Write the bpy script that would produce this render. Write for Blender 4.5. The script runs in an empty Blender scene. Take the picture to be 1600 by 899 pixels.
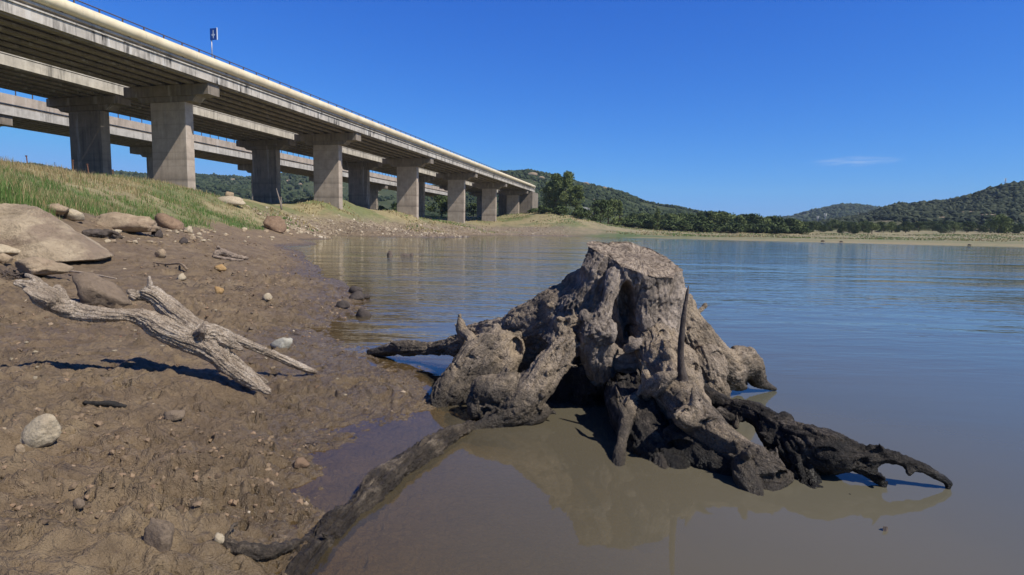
import bpy, bmesh, math, random
import numpy as np
random.seed(7); rng = np.random.default_rng(7)
C = bpy.context.scene.collection
# ------------------------------------------------------------------ camera geometry
F = 900.; PITCH = math.atan(87.2/900); ROLL = math.radians(.945); EYE = np.array([0, 0, 1.1])
_f = np.array([0, math.cos(PITCH), -math.sin(PITCH)]); _r = np.array([1., 0, 0]); _u = np.cross(_r, _f)
_c, _s = math.cos(ROLL), math.sin(ROLL)
CR = _r*_c+_u*_s; CU = -_r*_s+_u*_c; CF = _f
def ray(px, py): return CF*F+CR*(px-800)-CU*(py-449.5)
def unY(px, py, Y):
    d = ray(px, py); return EYE+d*Y/d[1]
def unZ(px, py, z=0.):
    d = ray(px, py); return EYE+d*(z-1.1)/d[2]
# ------------------------------------------------------------------ numpy noise
def _h(ix, iy, iz, seed):
    n = (ix*374761393+iy*668265263+iz*1274126177+seed*974711) & 0xffffffff
    n = ((n ^ (n >> 13))*1103515245) & 0xffffffff
    n = ((n ^ (n >> 16))*2246822519) & 0xffffffff
    return ((n ^ (n >> 15)) & 0xffffff)/float(0xffffff)
def vn(p, seed=0):
    i = np.floor(p).astype(np.int64); f = p-i; f = f*f*f*(f*(f*6-15)+10)
    o = 0
    for a in (0, 1):
        wx = f[:, 0] if a else 1-f[:, 0]
        for b in (0, 1):
            wy = f[:, 1] if b else 1-f[:, 1]
            for c in (0, 1):
                wz = f[:, 2] if c else 1-f[:, 2]
                o = o+wx*wy*wz*_h(i[:, 0]+a, i[:, 1]+b, i[:, 2]+c, seed)
    return o*2-1
def fbm(p, oct=4, seed=0, gain=.5):
    o = 0; a = 1.
    for k in range(oct):
        o = o+a*vn(p*(2.03**k), seed+k*13); a *= gain
    return o
def ridged(p, oct=3, seed=0):
    o = 0; a = 1.
    for k in range(oct):
        o = o+a*(1-np.abs(vn(p*(2.07**k), seed+k*17))*2); a *= .5
    return o
def P3(x, y, z=0.): return np.stack([x, y, np.zeros_like(x)+z], 1)
def worley(x, y, seed=0):
    ix = np.floor(x).astype(np.int64); iy = np.floor(y).astype(np.int64)
    d1 = np.full(x.shape, 9.); d2 = np.full(x.shape, 9.); idv = np.zeros(x.shape)
    for a in (-1, 0, 1):
        for b in (-1, 0, 1):
            cx = ix+a; cy = iy+b
            hx = _h(cx, cy, cx*0, seed); hy = _h(cx, cy, cx*0, seed+5)
            d = np.hypot(cx+hx-x, cy+hy-y)
            nid = _h(cx, cy, cx*0, seed+9)
            m = d < d1
            d2 = np.where(m, d1, np.minimum(d2, d)); idv = np.where(m, nid, idv); d1 = np.where(m, d, d1)
    return d1, d2, idv
def sst(a, b, x):
    t = np.clip((x-a)/(b-a), 0, 1); return t*t*(3-2*t)
# ------------------------------------------------------------------ object helpers
def tag(o, label=None, cat=None, group=None, kind=None):
    if label: o['label'] = label
    if cat: o['category'] = cat
    if group: o['group'] = group
    if kind: o['kind'] = kind
    return o
def mesh_np(name, V, faces, mat=None, parent=None, smooth=True, nper=None, attrs=None, loc=None):
    """V (n,3); faces (m,k) array or list of arrays with different k"""
    me = bpy.data.meshes.new(name)
    V = np.asarray(V, float)
    if loc is not None: V = V-np.asarray(loc)
    fl = faces if isinstance(faces, list) else [faces]
    fl = [np.asarray(f, np.int32) for f in fl if len(f)]
    me.vertices.add(len(V)); me.vertices.foreach_set('co', V.astype(np.float32).ravel())
    nl = sum(f.size for f in fl); npo = sum(len(f) for f in fl)
    me.loops.add(nl); me.polygons.add(npo)
    me.loops.foreach_set('vertex_index', np.concatenate([f.ravel() for f in fl]))
    tot = np.concatenate([np.full(len(f), f.shape[1], np.int32) for f in fl])
    st = np.concatenate([[0], np.cumsum(tot)[:-1]]).astype(np.int32)
    me.polygons.foreach_set('loop_start', st); me.polygons.foreach_set('loop_total', tot)
    me.polygons.foreach_set('use_smooth', np.full(npo, smooth, bool))
    me.update(calc_edges=True); me.validate()
    for k, a in (attrs or {}).items():
        a = np.asarray(a, np.float32)
        if a.ndim == 1:
            at = me.attributes.new(k, 'FLOAT', 'POINT'); at.data.foreach_set('value', a)
        else:
            at = me.attributes.new(k, 'FLOAT_VECTOR', 'POINT'); at.data.foreach_set('vector', a[:, :3].ravel())
    if mat: me.materials.append(mat)
    o = bpy.data.objects.new(name, me); C.objects.link(o)
    if loc is not None: o.location = loc
    if parent: o.parent = parent
    return o
def empty(name, loc=(0, 0, 0), rz=0):
    o = bpy.data.objects.new(name, None); C.objects.link(o); o.location = loc; o.rotation_euler = (0, 0, rz)
    o.empty_display_size = .2
    return o
class MB:
    def __init__(s): s.v = []; s.f = []
    def box(s, x0, x1, y0, y1, z0, z1, bev=0):
        n = len(s.v)
        s.v += [(x, y, z) for z in (z0, z1) for x, y in ((x0, y0), (x1, y0), (x1, y1), (x0, y1))]
        s.f += [[n, n+3, n+2, n+1], [n+4, n+5, n+6, n+7], [n, n+1, n+5, n+4], [n+1, n+2, n+6, n+5], [n+2, n+3, n+7, n+6], [n+3, n, n+4, n+7]]
    def prism(s, prof, a0, a1, axis='y'):
        n = len(s.v); m = len(prof)
        for a in (a0, a1):
            for p, q in prof: s.v.append((p, a, q) if axis == 'y' else (a, p, q))
        s.f.append(list(range(n, n+m))[::-1]); s.f.append(list(range(n+m, n+2*m)))
        for i in range(m):
            j = (i+1) % m; s.f.append([n+i, n+j, n+m+j, n+m+i])
    def tube(s, pts, rad, seg=10, cap=True):
        pts = [np.array(p, float) for p in pts]; n = len(s.v)
        if not hasattr(rad, '__len__'): rad = [rad]*len(pts)
        up = np.array([0, 0, 1.])
        for i, p in enumerate(pts):
            d = pts[min(i+1, len(pts)-1)]-pts[max(i-1, 0)]; d = d/(np.linalg.norm(d)+1e-9)
            a = np.cross(d, up)
            if np.linalg.norm(a) < .1: a = np.cross(d, [1, 0, 0])
            a /= np.linalg.norm(a); b = np.cross(d, a)
            for k in range(seg):
                t = 2*math.pi*k/seg; s.v.append(tuple(p+(a*math.cos(t)+b*math.sin(t))*rad[i]))
        for i in range(len(pts)-1):
            for k in range(seg):
                k2 = (k+1) % seg; A = n+i*seg; s.f.append([A+k, A+k2, A+seg+k2, A+seg+k])
        if cap:
            s.f.append([n+k for k in range(seg)][::-1]); s.f.append([n+(len(pts)-1)*seg+k for k in range(seg)])
    def build(s, name, mat, parent=None, smooth=False, bevel=0):
        me = bpy.data.meshes.new(name); me.from_pydata([tuple(v) for v in s.v], [], s.f); me.update()
        bm = bmesh.new(); bm.from_mesh(me); bmesh.ops.recalc_face_normals(bm, faces=bm.faces)
        if bevel:
            bmesh.ops.bevel(bm, geom=list(bm.edges), offset=bevel, segments=1, affect='EDGES')
        bm.to_mesh(me); bm.free()
        for p in me.polygons: p.use_smooth = smooth
        me.materials.append(mat)
        o = bpy.data.objects.new(name, me); C.objects.link(o)
        if parent: o.parent = parent
        return o
# ------------------------------------------------------------------ material helpers
class NT:
    def __init__(s, name):
        s.m = bpy.data.materials.new(name); s.m.use_nodes = True; s.t = s.m.node_tree
        for n in list(s.t.nodes): s.t.nodes.remove(n)
        s.out = s.t.nodes.new('ShaderNodeOutputMaterial')
    def n(s, typ, ins=None, **kw):
        nd = s.t.nodes.new(typ)
        for k, v in kw.items(): setattr(nd, k, v)
        for k, v in (ins or {}).items(): s.set(nd.inputs[k], v)
        return nd
    def set(s, sock, v):
        if isinstance(v, bpy.types.NodeSocket): s.t.links.new(v, sock)
        elif isinstance(v, bpy.types.Node): s.t.links.new(v.outputs[0], sock)
        else: sock.default_value = v
    def coord(s, which='Object'): return s.n('ShaderNodeTexCoord').outputs[which]
    def pos(s): return s.n('ShaderNodeNewGeometry').outputs['Position']
    def mapp(s, v, scale=(1, 1, 1), rot=(0, 0, 0), loc=(0, 0, 0)):
        return s.n('ShaderNodeMapping', {'Vector': v, 'Scale': scale, 'Rotation': rot, 'Location': loc}).outputs[0]
    def noise(s, v, scale=1, detail=4, rough=.5, dist=0.):
        return s.n('ShaderNodeTexNoise', {'Vector': v, 'Scale': scale, 'Detail': detail, 'Roughness': rough, 'Distortion': dist}).outputs['Fac']
    def vor(s, v, scale=1, feature='F1', out='Distance'):
        return s.n('ShaderNodeTexVoronoi', {'Vector': v, 'Scale': scale}, feature=feature).outputs[out]
    def ramp(s, f, stops, interp='LINEAR'):
        r = s.n('ShaderNodeValToRGB', {'Fac': f}); r.color_ramp.interpolation = interp
        e = r.color_ramp.elements
        while len(e) > 1: e.remove(e[0])
        for i, (p, c) in enumerate(stops):
            if i == 0: q = e[0]; q.position = p
            else: q = e.new(p)
            q.color = (c, c, c, 1) if not hasattr(c, '__len__') else tuple(c)+(1,)
        return r.outputs[0]
    def mix(s, f, a, b, mode='MIX'):
        m = s.n('ShaderNodeMix', data_type='RGBA', blend_type=mode)
        s.set(m.inputs[0], f)
        for i, v in ((6, a), (7, b)):
            if isinstance(v, tuple) and len(v) == 3: v = v+(1,)
            s.set(m.inputs[i], v)
        return m.outputs[2]
    def math(s, op, a, b=0., c=0., clamp=False):
        m = s.n('ShaderNodeMath', operation=op, use_clamp=clamp)
        s.set(m.inputs[0], a); s.set(m.inputs[1], b); s.set(m.inputs[2], c)
        return m.outputs[0]
    def attr(s, name, out='Fac'): return s.n('ShaderNodeAttribute', attribute_name=name).outputs[out]
    def sep(s, v):
        return s.n('ShaderNodeSeparateXYZ', {'Vector': v}).outputs
    def bump(s, h, strength=.5, dist=.02, normal=None):
        b = s.n('ShaderNodeBump', {'Height': h, 'Strength': strength, 'Distance': dist})
        if normal: s.set(b.inputs['Normal'], normal)
        return b.outputs[0]
    def principled(s, col, rough=.8, bump=None, spec=.3, **kw):
        ins = {'Base Color': col if not isinstance(col, tuple) else (col+(1,) if len(col) == 3 else col), 'Roughness': rough, 'Specular IOR Level': spec}
        ins.update(kw)
        p = s.n('ShaderNodeBsdfPrincipled', ins)
        if bump is not None: s.set(p.inputs['Normal'], bump)
        s.t.links.new(p.outputs[0], s.out.inputs[0]); return p
def simple(name, col, rough=.8, var=.25, scale=8, bump=.3, spec=.3, metallic=0., bd=.01):
    t = NT(name); c = t.coord()
    nz = t.noise(c, scale, 5, .6)
    a = tuple(x*(1-var) for x in col); b = tuple(x*(1+var) for x in col)
    cl = t.ramp(nz, [(.3, a), (.7, b)])
    t.principled(cl, rough, t.bump(t.noise(c, scale*4, 4, .6), bump, bd), spec, Metallic=metallic)
    return t.m
# ================================================================== TERRAIN
CP = []
def cz(px, py, z):
    p = unZ(px, py, max(z, 0)); p[2] = z; CP.append(p)
def cy(px, py, Y): CP.append(unY(px, py, Y))
def pol(az, r, z): CP.append(np.array([r*math.sin(math.radians(az)), r*math.cos(math.radians(az)), z]))
for p in [(455, 899), (475, 850), (470, 800), (470, 765), (500, 712), (545, 685), (600, 655), (655, 640), (668, 625), (655, 600), (610, 578), (555, 555), (510, 535), (505, 510), (545, 490), (560, 470), (535, 440), (500, 420), (478, 405), (470, 393),
          (450, 385), (455, 376), (470, 369.5), (520, 368), (600, 367), (700, 367.3), (780, 367.8), (850, 368.8), (930, 370), (1000, 371.8), (1100, 374.5), (1200, 377), (1300, 379.5), (1400, 382), (1500, 384.5), (1600, 386.8), (1720, 390)]:
    cz(p[0], p[1], 0)
for px, py, z in [(800, 450, -1.0), (1200, 450, -1.6), (1600, 450, -1.8), (1500, 600, -.9), (1400, 850, -.42), (1100, 860, -.28), (900, 880, -.16), (700, 860, -.09), (820, 720, -.16), (1000, 700, -.24), (620, 830, -.06), (560, 740, -.035), (640, 690, -.04),
                  (590, 720, -.04), (510, 800, -.03), (650, 490, -.16), (600, 520, -.09), (700, 570, -.06), (1100, 400, -2), (1600, 405, -2), (700, 385, -.8), (560, 400, -.35), (1200, 620, -.7), (760, 600, -.2), (640, 430, -.4), (540, 385, -.25), (900, 374, -1), (1300, 385, -1.4),
                  (0, 899, .17), (200, 899, .11), (330, 899, .06), (0, 700, .22), (300, 750, .1), (400, 730, .06), (100, 600, .26), (300, 600, .17), (440, 600, .09), (560, 610, .06), (610, 620, .045), (500, 570, .04), (400, 480, .15), (470, 480, .07), (200, 480, .27), (0, 480, .36),
                  (440, 430, .1), (300, 420, .35), (100, 430, .42), (400, 395, .33), (250, 390, .55), (420, 378, .25), (300, 372, .75), (0, 400, .5)]:
    cz(px, py, z)
for px, py, Y in [(410, 358, 42), (460, 362, 75), (250, 352, 24), (100, 335, 15), (0, 325, 12), (-200, 310, 9), (0, 292, 20), (200, 305, 34), (400, 330, 62), (330, 318, 55),
                  (0, 273, 50), (60, 278, 62), (113, 285, 84), (200, 297, 82), (300, 306, 80), (400, 317, 98), (500, 328, 112), (535, 330, 116), (590, 338, 135), (654, 344, 152), (726, 350, 190), (775, 347, 228), (810, 335, 265),
                  (480, 350, 92), (560, 353, 100), (650, 357, 128), (720, 359, 158), (790, 355, 205), (860, 334, 235), (900, 340, 240), (940, 350, 250), (1000, 358, 290), (1060, 362, 290), (1100, 361, 310), (1240, 365, 330), (1400, 366, 320), (1600, 366, 320), (1700, 367, 320),
                  (900, 355, 205), (1100, 368, 220), (1300, 374, 180), (1600, 379, 170)]:
    cy(px, py, Y)
for px, Y, z in [(0, 90, 6.2), (113, 110, 6.4), (300, 110, 5.6), (432, 125, 6.0), (430, 170, 6.0), (550, 150, 5.6), (600, 170, 5.4), (500, 140, 6.2), (450, 140, 6.6), (560, 125, 4.4), (640, 185, 4.6), (700, 215, 5.2), (760, 255, 7.4), (600, 200, 6.6), (660, 235, 6.8), (600, 300, 7), (300, 300, 9), (0, 300, 10), (740, 280, 8), (850, 330, 10), (-300, 40, 5), (-300, 120, 8),
                 (1000, 420, 7), (1300, 430, 7), (1600, 430, 8)]:
    q = unY(px, 300, Y); CP.append(np.array([q[0], q[1], z]))
for a in [(-75, 2.5, .25), (-80, 8, .7), (-80, 30, 3.5), (-80, 100, 8), (-120, 5, .4), (-180, 5, .2), (180, 5, .2), (-180, 30, 1.5), (180, 30, 1.5), (120, 5, -.5), (90, 4, -.7), (90, 60, -2), (70, 20, -1.7), (60, 60, -1.9), (60, 130, .5), (70, 250, 4),
          (120, 60, -1), (120, 250, 3), (180, 200, 5), (-180, 200, 5), (-120, 100, 8), (-40, 1.0, .16), (40, 1.0, -.15), (0, 1.0, -.02), (180, 1, .05), (-180, 1, .05), (-60, 600, 12), (-20, 600, 12), (20, 700, 12), (60, 700, 12), (180, 700, 12), (-180, 700, 12), (120, 700, 12), (-120, 700, 12)]:
    pol(*a)
CP = np.array(CP)
def tc(x, y):
    r = np.hypot(x, y)+1e-6
    return np.stack([np.arctan2(x, y)*1.6, np.log(np.maximum(r, .6))], 1)
_cc = tc(CP[:, 0], CP[:, 1]); _w = None
def tps(d): return np.where(d > 1e-9, d*d*np.log(d+1e-12), 0)
def soft(z): return np.arcsinh(z*.7)          # compress heights so that the near relief stays well resolved
def hard(v): return np.sinh(v)/.7
_n = len(_cc); _D = np.linalg.norm(_cc[:, None]-_cc[None], axis=2)
_A = np.zeros((_n+3, _n+3)); _A[:_n, :_n] = tps(_D)+np.eye(_n)*2e-4; _A[:_n, _n] = 1; _A[:_n, _n+1:] = _cc; _A[_n, :_n] = 1; _A[_n+1:, :_n] = _cc.T
_w = np.linalg.solve(_A, np.concatenate([soft(CP[:, 2]), np.zeros(3)]))
def base_h(x, y):
    q = tc(x, y); out = np.zeros(len(q))
    for s in range(0, len(q), 40000):
        k = q[s:s+40000]; d = np.linalg.norm(k[:, None]-_cc[None], axis=2)
        out[s:s+40000] = tps(d)@_w[:_n]+_w[_n]+k@_w[_n+1:]
    return hard(out)
# hoof-prints and sunk holes in the mud, x y radius depth
HOLES = []
def hole(px, py, rpx, dep, asp=1.):
    p = unZ(px, py, .12); HOLES.append((p[0], p[1], rpx/900*p[1], dep, asp))
for h in [(375, 638, 9, .05), (397, 641, 7, .06), (412, 641, 6, .05), (388, 752, 8, .06, 1.6), (225, 836, 8, .04, 1.5), (50, 860, 7, .06, 3.), (62, 832, 6, .05, 3), (378, 800, 8, .04), (150, 632, 14, .04), (190, 636, 8, .04), (205, 640, 5, .04), (330, 650, 10, .03),
          (520, 640, 7, .03), (545, 650, 8, .03), (450, 650, 8, .03), (250, 700, 9, .03), (270, 715, 8, .03), (285, 650, 6, .03), (90, 690, 6, .03), (8, 790, 8, .04), (580, 665, 6, .02), (420, 610, 6, .03), (445, 617, 8, .03), (365, 655, 8, .03), (520, 600, 6, .02)]:
    hole(*h)
for i in range(190):
    px = rng.uniform(-60, 620); py = rng.uniform(500, 890); hole(px, py, rng.uniform(3, 8), rng.uniform(.008, .03), rng.uniform(.7, 2.2))
HOLES = np.array([tuple(h) if len(h) == 5 else h for h in HOLES])
def detail(x, y, hb):
    r = np.hypot(x, y)
    m = sst(-.25, .02, hb)*.85+.15                       # calmer under water
    mud = 1-sst(1.0, 1.8, hb)
    near = 1-sst(25, 60, r)
    edge = .28+.72*sst(.0, .1, hb)
    p = P3(x, y)
    wx = vn(p*2.1, 3)*.25; wy = vn(p*2.1, 4)*.25
    pw = P3(x+wx, y+wy)
    z = .040*fbm(pw*.9, 2, 11)*near*edge
    rough = .35+.65*sst(-.25, .35, vn(p*.9, 21))
    z = z+.050*(ridged(P3(x+wx*.5, (y+wy*.5)*1.7)*3.2, 3, 31)-.8)*near*rough*edge
    z = z+.020*fbm(pw*11, 3, 41)*near*rough
    d1, d2, iv = worley(x*9+wx*4, y*9+wy*4, 51)
    z = z+np.where(iv > .42, (.42-np.minimum(d1, .42))*.13*iv, 0)*near*sst(-.1, .3, vn(p*1.7, 61))*edge
    d1, d2, iv = worley(x*26+wx*3, y*26+wy*3, 71)
    z = z+np.where(iv > .5, (.4-np.minimum(d1, .4))*.045, 0)*near*(.3+.7*rough)
    z = z+.006*fbm(p*45, 2, 81)*near
    crv = sst(.80, 1.0, 1-np.abs(vn(P3(x*1.2+wx*2, y*1.2+wy*2)*3.1, 131))*2.2)*sst(-.05, .3, vn(p*1.3, 133)); z = z-.045*crv*near*edge
    crv = sst(.80, 1.0, 1-np.abs(vn(P3(x+wx, y+wy)*9.5, 135))*2.)*sst(.0, .3, vn(p*2.3, 137)); z = z-.020*crv*near*edge
    if len(x) > 0:
        hz = np.zeros_like(x)
        nearm = np.where((r < 9) & (np.abs(x) < 7))[0]
        xs = x[nearm]; ys = y[nearm]; acc = np.zeros(len(nearm)); jx = vn(P3(xs, ys)*14, 91)*.02; jy = vn(P3(xs, ys)*14, 92)*.02
        for (hx, hy, rr, dep, asp) in HOLES:
            s = np.where((np.abs(xs-hx) < rr*4) & (np.abs(ys-hy) < rr*4*max(asp, 1)))[0]
            if len(s) == 0: continue
            d = np.hypot((xs[s]+jx[s]-hx), (ys[s]+jy[s]-hy)/asp)/rr
            acc[s] += -1.7*dep*(1-sst(.5, 1.0, d))+.4*dep*np.exp(-((d-1.35)/.35)**2)
        hz[nearm] = acc
        z = z+hz
    z = z*m*mud
    # dry bank: broader, softer relief
    bank = sst(.9, 1.8, hb)
    z = z+bank*(.22*fbm(p*.12, 3, 101)+.10*fbm(p*.6, 3, 111))
    z = z+(1-near)*mud*.03*fbm(p*.35, 3, 121)*sst(-.1, .4, hb)
    return z
def H(x, y):
    x = np.atleast_1d(np.asarray(x, float)); y = np.atleast_1d(np.asarray(y, float))
    hb = base_h(x, y); return hb+detail(x, y, hb)
def Hs(x, y): return float(H([x], [y])[0])
def ground_at(px, py, rmax=420):
    for k in range(14):
        g_ = _ground_at(px, py+k*1.5, rmax)
        if g_ is not None: return g_
def _ground_at(px, py, rmax):
    d = ray(px, py); d = d/np.hypot(d[0], d[1])
    t = np.exp(np.linspace(math.log(1.2), math.log(rmax), 260)); P = EYE+d[None]*t[:, None]
    k = np.where(P[:, 2] <= np.maximum(base_h(P[:, 0], P[:, 1]), -5)+.1+t*.004)[0]
    if len(k) == 0: return None
    t = np.exp(np.linspace(math.log(t[max(k[0]-2, 0)]), math.log(t[min(k[0]+22, 259)]), 160))
    P = EYE+d[None]*t[:, None]; g = np.maximum(H(P[:, 0], P[:, 1]), -5)
    k = np.where(P[:, 2] <= g)[0]
    if len(k) == 0: return None
    return np.array([P[k[0], 0], P[k[0], 1], g[k[0]]])
# polar grid
az = np.radians(np.concatenate([np.arange(-180, -62, 4.), np.arange(-62, -46, 1.), np.arange(-46, 46, .135), np.arange(46, 62, 1.), np.arange(62, 180, 4.)]))
rr = [.5]
while rr[-1] < 4200:
    r = rr[-1]; k = .0042 if 1.5 < r < 9 else (.0075 if r < 60 else (.012 if r < 420 else .05))
    if r <= 1.5: k = .04
    rr.append(r*(1+k))
rr = np.array(rr); na, nr = len(az), len(rr)
X = (rr[:, None]*np.sin(az)[None]).ravel(); Y = (rr[:, None]*np.cos(az)[None]).ravel()
Z = base_h(X, Y)
Rg = np.hypot(X, Y)
Z = Z*(1-sst(500, 900, Rg))+12*sst(500, 900, Rg)
HB = Z.copy()
Z = Z+detail(X, Y, Z)
zc = Hs(0, .01)
V = np.concatenate([np.stack([X, Y, Z], 1), [[0, 0, Z[:na].mean()]]])
i = np.arange(nr-1)[:, None]*na; j = np.arange(na)[None]; j2 = (j+1) % na
Q = np.stack([i+j, i+j2, i+na+j2, i+na+j], 2).reshape(-1, 4)
T = np.stack([np.full(na, nr*na), (np.arange(na)+1) % na, np.arange(na)], 1)
# zone weights
def px_of(x, y): return 800+900*x/np.maximum(y, .1)
pn = P3(X, Y)
gn = fbm(pn*.09, 3, 201); gn2 = fbm(pn*.5, 3, 205)
dist_w = sst(30, 90, Rg)
veg = sst(1.0, 1.5, HB+.25*gn2)
lowveg = sst(.25, .9, HB+.35*gn)*sst(150, 175, Rg)      # far shores are grassy down to the water
veg = np.maximum(veg, lowveg)
farsh = sst(70, 85, Rg)*sst(880, 940, px_of(X, Y))*(Y > 0); veg = np.maximum(veg, farsh)
scree = np.exp(-((HB-1.6-.5*gn)/1.5)**2)*sst(60, 78, Rg)*(1-sst(270, 330, Rg))*(px_of(X, Y) < 960)*(px_of(X, Y) > 395)*(Y > 0)
scree = np.clip(scree*1.2+.5*gn2*scree, 0, 1)*(1-sst(820, 960, px_of(X, Y))*.6)
green0 = None
green = np.clip(sst(-.15, .35, gn+.25*gn2)*.7+.5*np.exp(-((HB-1.7)/.7)**2)*(Rg < 60)+.5*np.exp(-((HB-.5)/.5)**2)*(Rg > 150), 0, 1)
VA = lambda a: np.concatenate([a, [0]])
green = green*(1-farsh*.55*sst(1000, 1200, px_of(X, Y)))
# ---- ground material
t = NT('ground_material'); p = t.pos(); sx = t.sep(p)
big = t.noise(p, .9, 4, .55); mid = t.noise(p, 5, 5, .6); fine = t.noise(p, 38, 5, .65); vfine = t.noise(p, 160, 3, .6)
mud = t.ramp(mid, [(.25, (.105, .072, .040)), (.5, (.198, .141, .082)), (.75, (.262, .194, .115))])
mud = t.mix(t.ramp(big, [(.42, 0.), (.62, .5)]), mud, (.135, .092, .058))
mud = t.mix(t.ramp(fine, [(.58, 0.), (.72, .55)]), mud, (.085, .055, .038))
mud = t.mix(t.ramp(t.noise(p, 11, 4, .7), [(.60, 0.), (.72, .5)]), mud, (.30, .22, .145))
spk = t.vor(p, 26, out='Color'); spd = t.vor(p, 26)
chip = t.math('MULTIPLY', t.ramp(t.sep(spk)[0], [(.955, 0.), (.965, 1.)]), t.ramp(spd, [(.16, 1.), (.26, 0.)]))
mud = t.mix(chip, mud, t.mix(t.sep(spk)[1], (.30, .22, .15), (.20, .10, .06)))
wetn = t.math('ADD', sx[2], t.math('MULTIPLY', t.math('SUBTRACT', t.noise(p, 2.2, 4, .6), .5), .16))
wet = t.ramp(wetn, [(0., 1.), (.06, .85), (.17, 0.)])
mudc = t.mix(t.math('MULTIPLY', wet, .42), mud, (.080, .060, .036))
dry = t.ramp(t.noise(p, .8, 6, .65), [(.3, (.18, .145, .07)), (.5, (.27, .225, .115)), (.7, (.34, .29, .155))])
grn = t.ramp(t.noise(p, 1.6, 6, .65), [(.3, (.055, .085, .022)), (.7, (.135, .175, .05))])
zn = t.attr('zone', 'Vector'); zz = t.sep(zn)
veg_c = t.mix(zz[1], dry, grn)
veg_c = t.mix(t.ramp(t.noise(p, .35, 5, .6), [(.57, 0.), (.70, .5)]), veg_c, (.25, .175, .105))
sc = t.ramp(t.vor(p, 3.2, out='Color'), [(.2, (.14, .105, .065)), (.5, (.27, .215, .14)), (.85, (.38, .31, .21))])
sc = t.mix(t.ramp(t.vor(p, 3.2), [(.3, 0.), (.55, .8)]), sc, (.16, .12, .085))
col = t.mix(zz[0], mudc, veg_c); col = t.mix(zz[2], col, sc)
wet = t.math('MAXIMUM', wet, t.math('MULTIPLY', t.ramp(t.noise(p, 1.7, 4, .6), [(.48, 0.), (.60, .85)]), t.ramp(t.math('DIVIDE', t.sep(p)[1], 12.), [(.2, 1.), (.7, 0.)])))
rgh = t.mix(t.math('MULTIPLY', wet, t.math('SUBTRACT', 1., zz[0])), (.75,)*3, (.25,)*3)
hgt = t.math('ADD', t.math('MULTIPLY', fine, 1.), t.math('MULTIPLY', vfine, .35))
hgt = t.math('ADD', hgt, t.math('MULTIPLY', t.noise(p, 14, 5, .7, 1.2), 1.6))
t.principled(col, rgh, t.bump(hgt, 1., .022), .45)
GROUND = t.m
g = mesh_np('ground', V, [Q, T], GROUND, attrs={'zone': np.stack([VA(veg), VA(green), VA(scree)], 1)})
tag(g, kind='structure')
# ================================================================== WATER
azw = np.radians(np.concatenate([np.arange(-180, -50, 5.), np.arange(-50, 50, .3), np.arange(50, 180, 5.)]))
rw = [.5]
while rw[-1] < 460: rw.append(rw[-1]*1.018)
rw = np.array(rw); nw = len(azw)
xw = (rw[:, None]*np.sin(azw)[None]).ravel(); yw = (rw[:, None]*np.cos(azw)[None]).ravel()
dw = np.maximum(0, -base_h(xw, yw))
i = np.arange(len(rw)-1)[:, None]*nw; j = np.arange(nw)[None]; j2 = (j+1) % nw
Qw = np.stack([i+j, i+j2, i+nw+j2, i+nw+j], 2).reshape(-1, 4)
t = NT('water_material'); p = t.pos()
dep = t.attr('depth')
op = t.math('SUBTRACT', 1., t.math('POWER', 2.718, t.math('MULTIPLY', dep, -5.)))
op = t.math('ADD', t.math('MULTIPLY', op, .88), .12)
murk = t.mix(t.math('MULTIPLY', dep, 1.3, clamp=True), (.158, .130, .084), (.100, .100, .076))
murk = t.mix(t.ramp(t.noise(p, .8, 3, .5), [(.35, 0.), (.7, .3)]), murk, (.078, .082, .066))
r1 = t.noise(t.mapp(p, (1.1, 3.4, 1), (0, 0, .18)), 1., 3, .55, .4)
r2 = t.noise(t.mapp(p, (4.5, 10., 1), (0, 0, -.25)), 1., 2, .5, .3)
r3 = t.noise(t.mapp(p, (.16, .45, 1), (0, 0, .3)), 1., 2, .5)
sx = t.sep(p)
lane = t.ramp(t.noise(t.mapp(p, (.10, .28, 1), (0, 0, .5)), 1., 3, .5), [(.35, .25), (.6, 1.)])
calm = t.ramp(t.math('DIVIDE', sx[1], 30.), [(.08, .05), (.14, .14), (.22, .7), (.5, 1.)])
amp = t.math('MULTIPLY', lane, calm)
left = t.ramp(t.math('DIVIDE', t.math('ADD', sx[0], 6.), 12.), [(.2, 1.), (.62, .55)])
hh = t.math('ADD', t.math('MULTIPLY', r1, 1.), t.math('ADD', t.math('MULTIPLY', t.math('MULTIPLY', r2, left), .28), t.math('MULTIPLY', r3, 1.4)))
nrm = t.bump(t.math('MULTIPLY', hh, amp), 1., .032)
fr = t.n('ShaderNodeFresnel', {'IOR': 1.33, 'Normal': nrm})
gl = t.n('ShaderNodeBsdfGlossy', {'Color': (1, 1, .94, 1), 'Roughness': .03, 'Normal': nrm})
tr = t.n('ShaderNodeBsdfTransparent', {'Color': (.84, .76, .58, 1)})
df = t.n('ShaderNodeBsdfDiffuse', {'Color': murk})
b1 = t.n('ShaderNodeMixShader', {0: op, 1: tr.outputs[0], 2: df.outputs[0]})
b2 = t.n('ShaderNodeMixShader', {0: fr.outputs[0], 1: b1.outputs[0], 2: gl.outputs[0]})
t.t.links.new(b2.outputs[0], t.out.inputs[0])
w = mesh_np('water', np.stack([xw, yw, xw*0], 1), Qw, t.m, attrs={'depth': dw}); tag(w, kind='structure')
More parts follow.
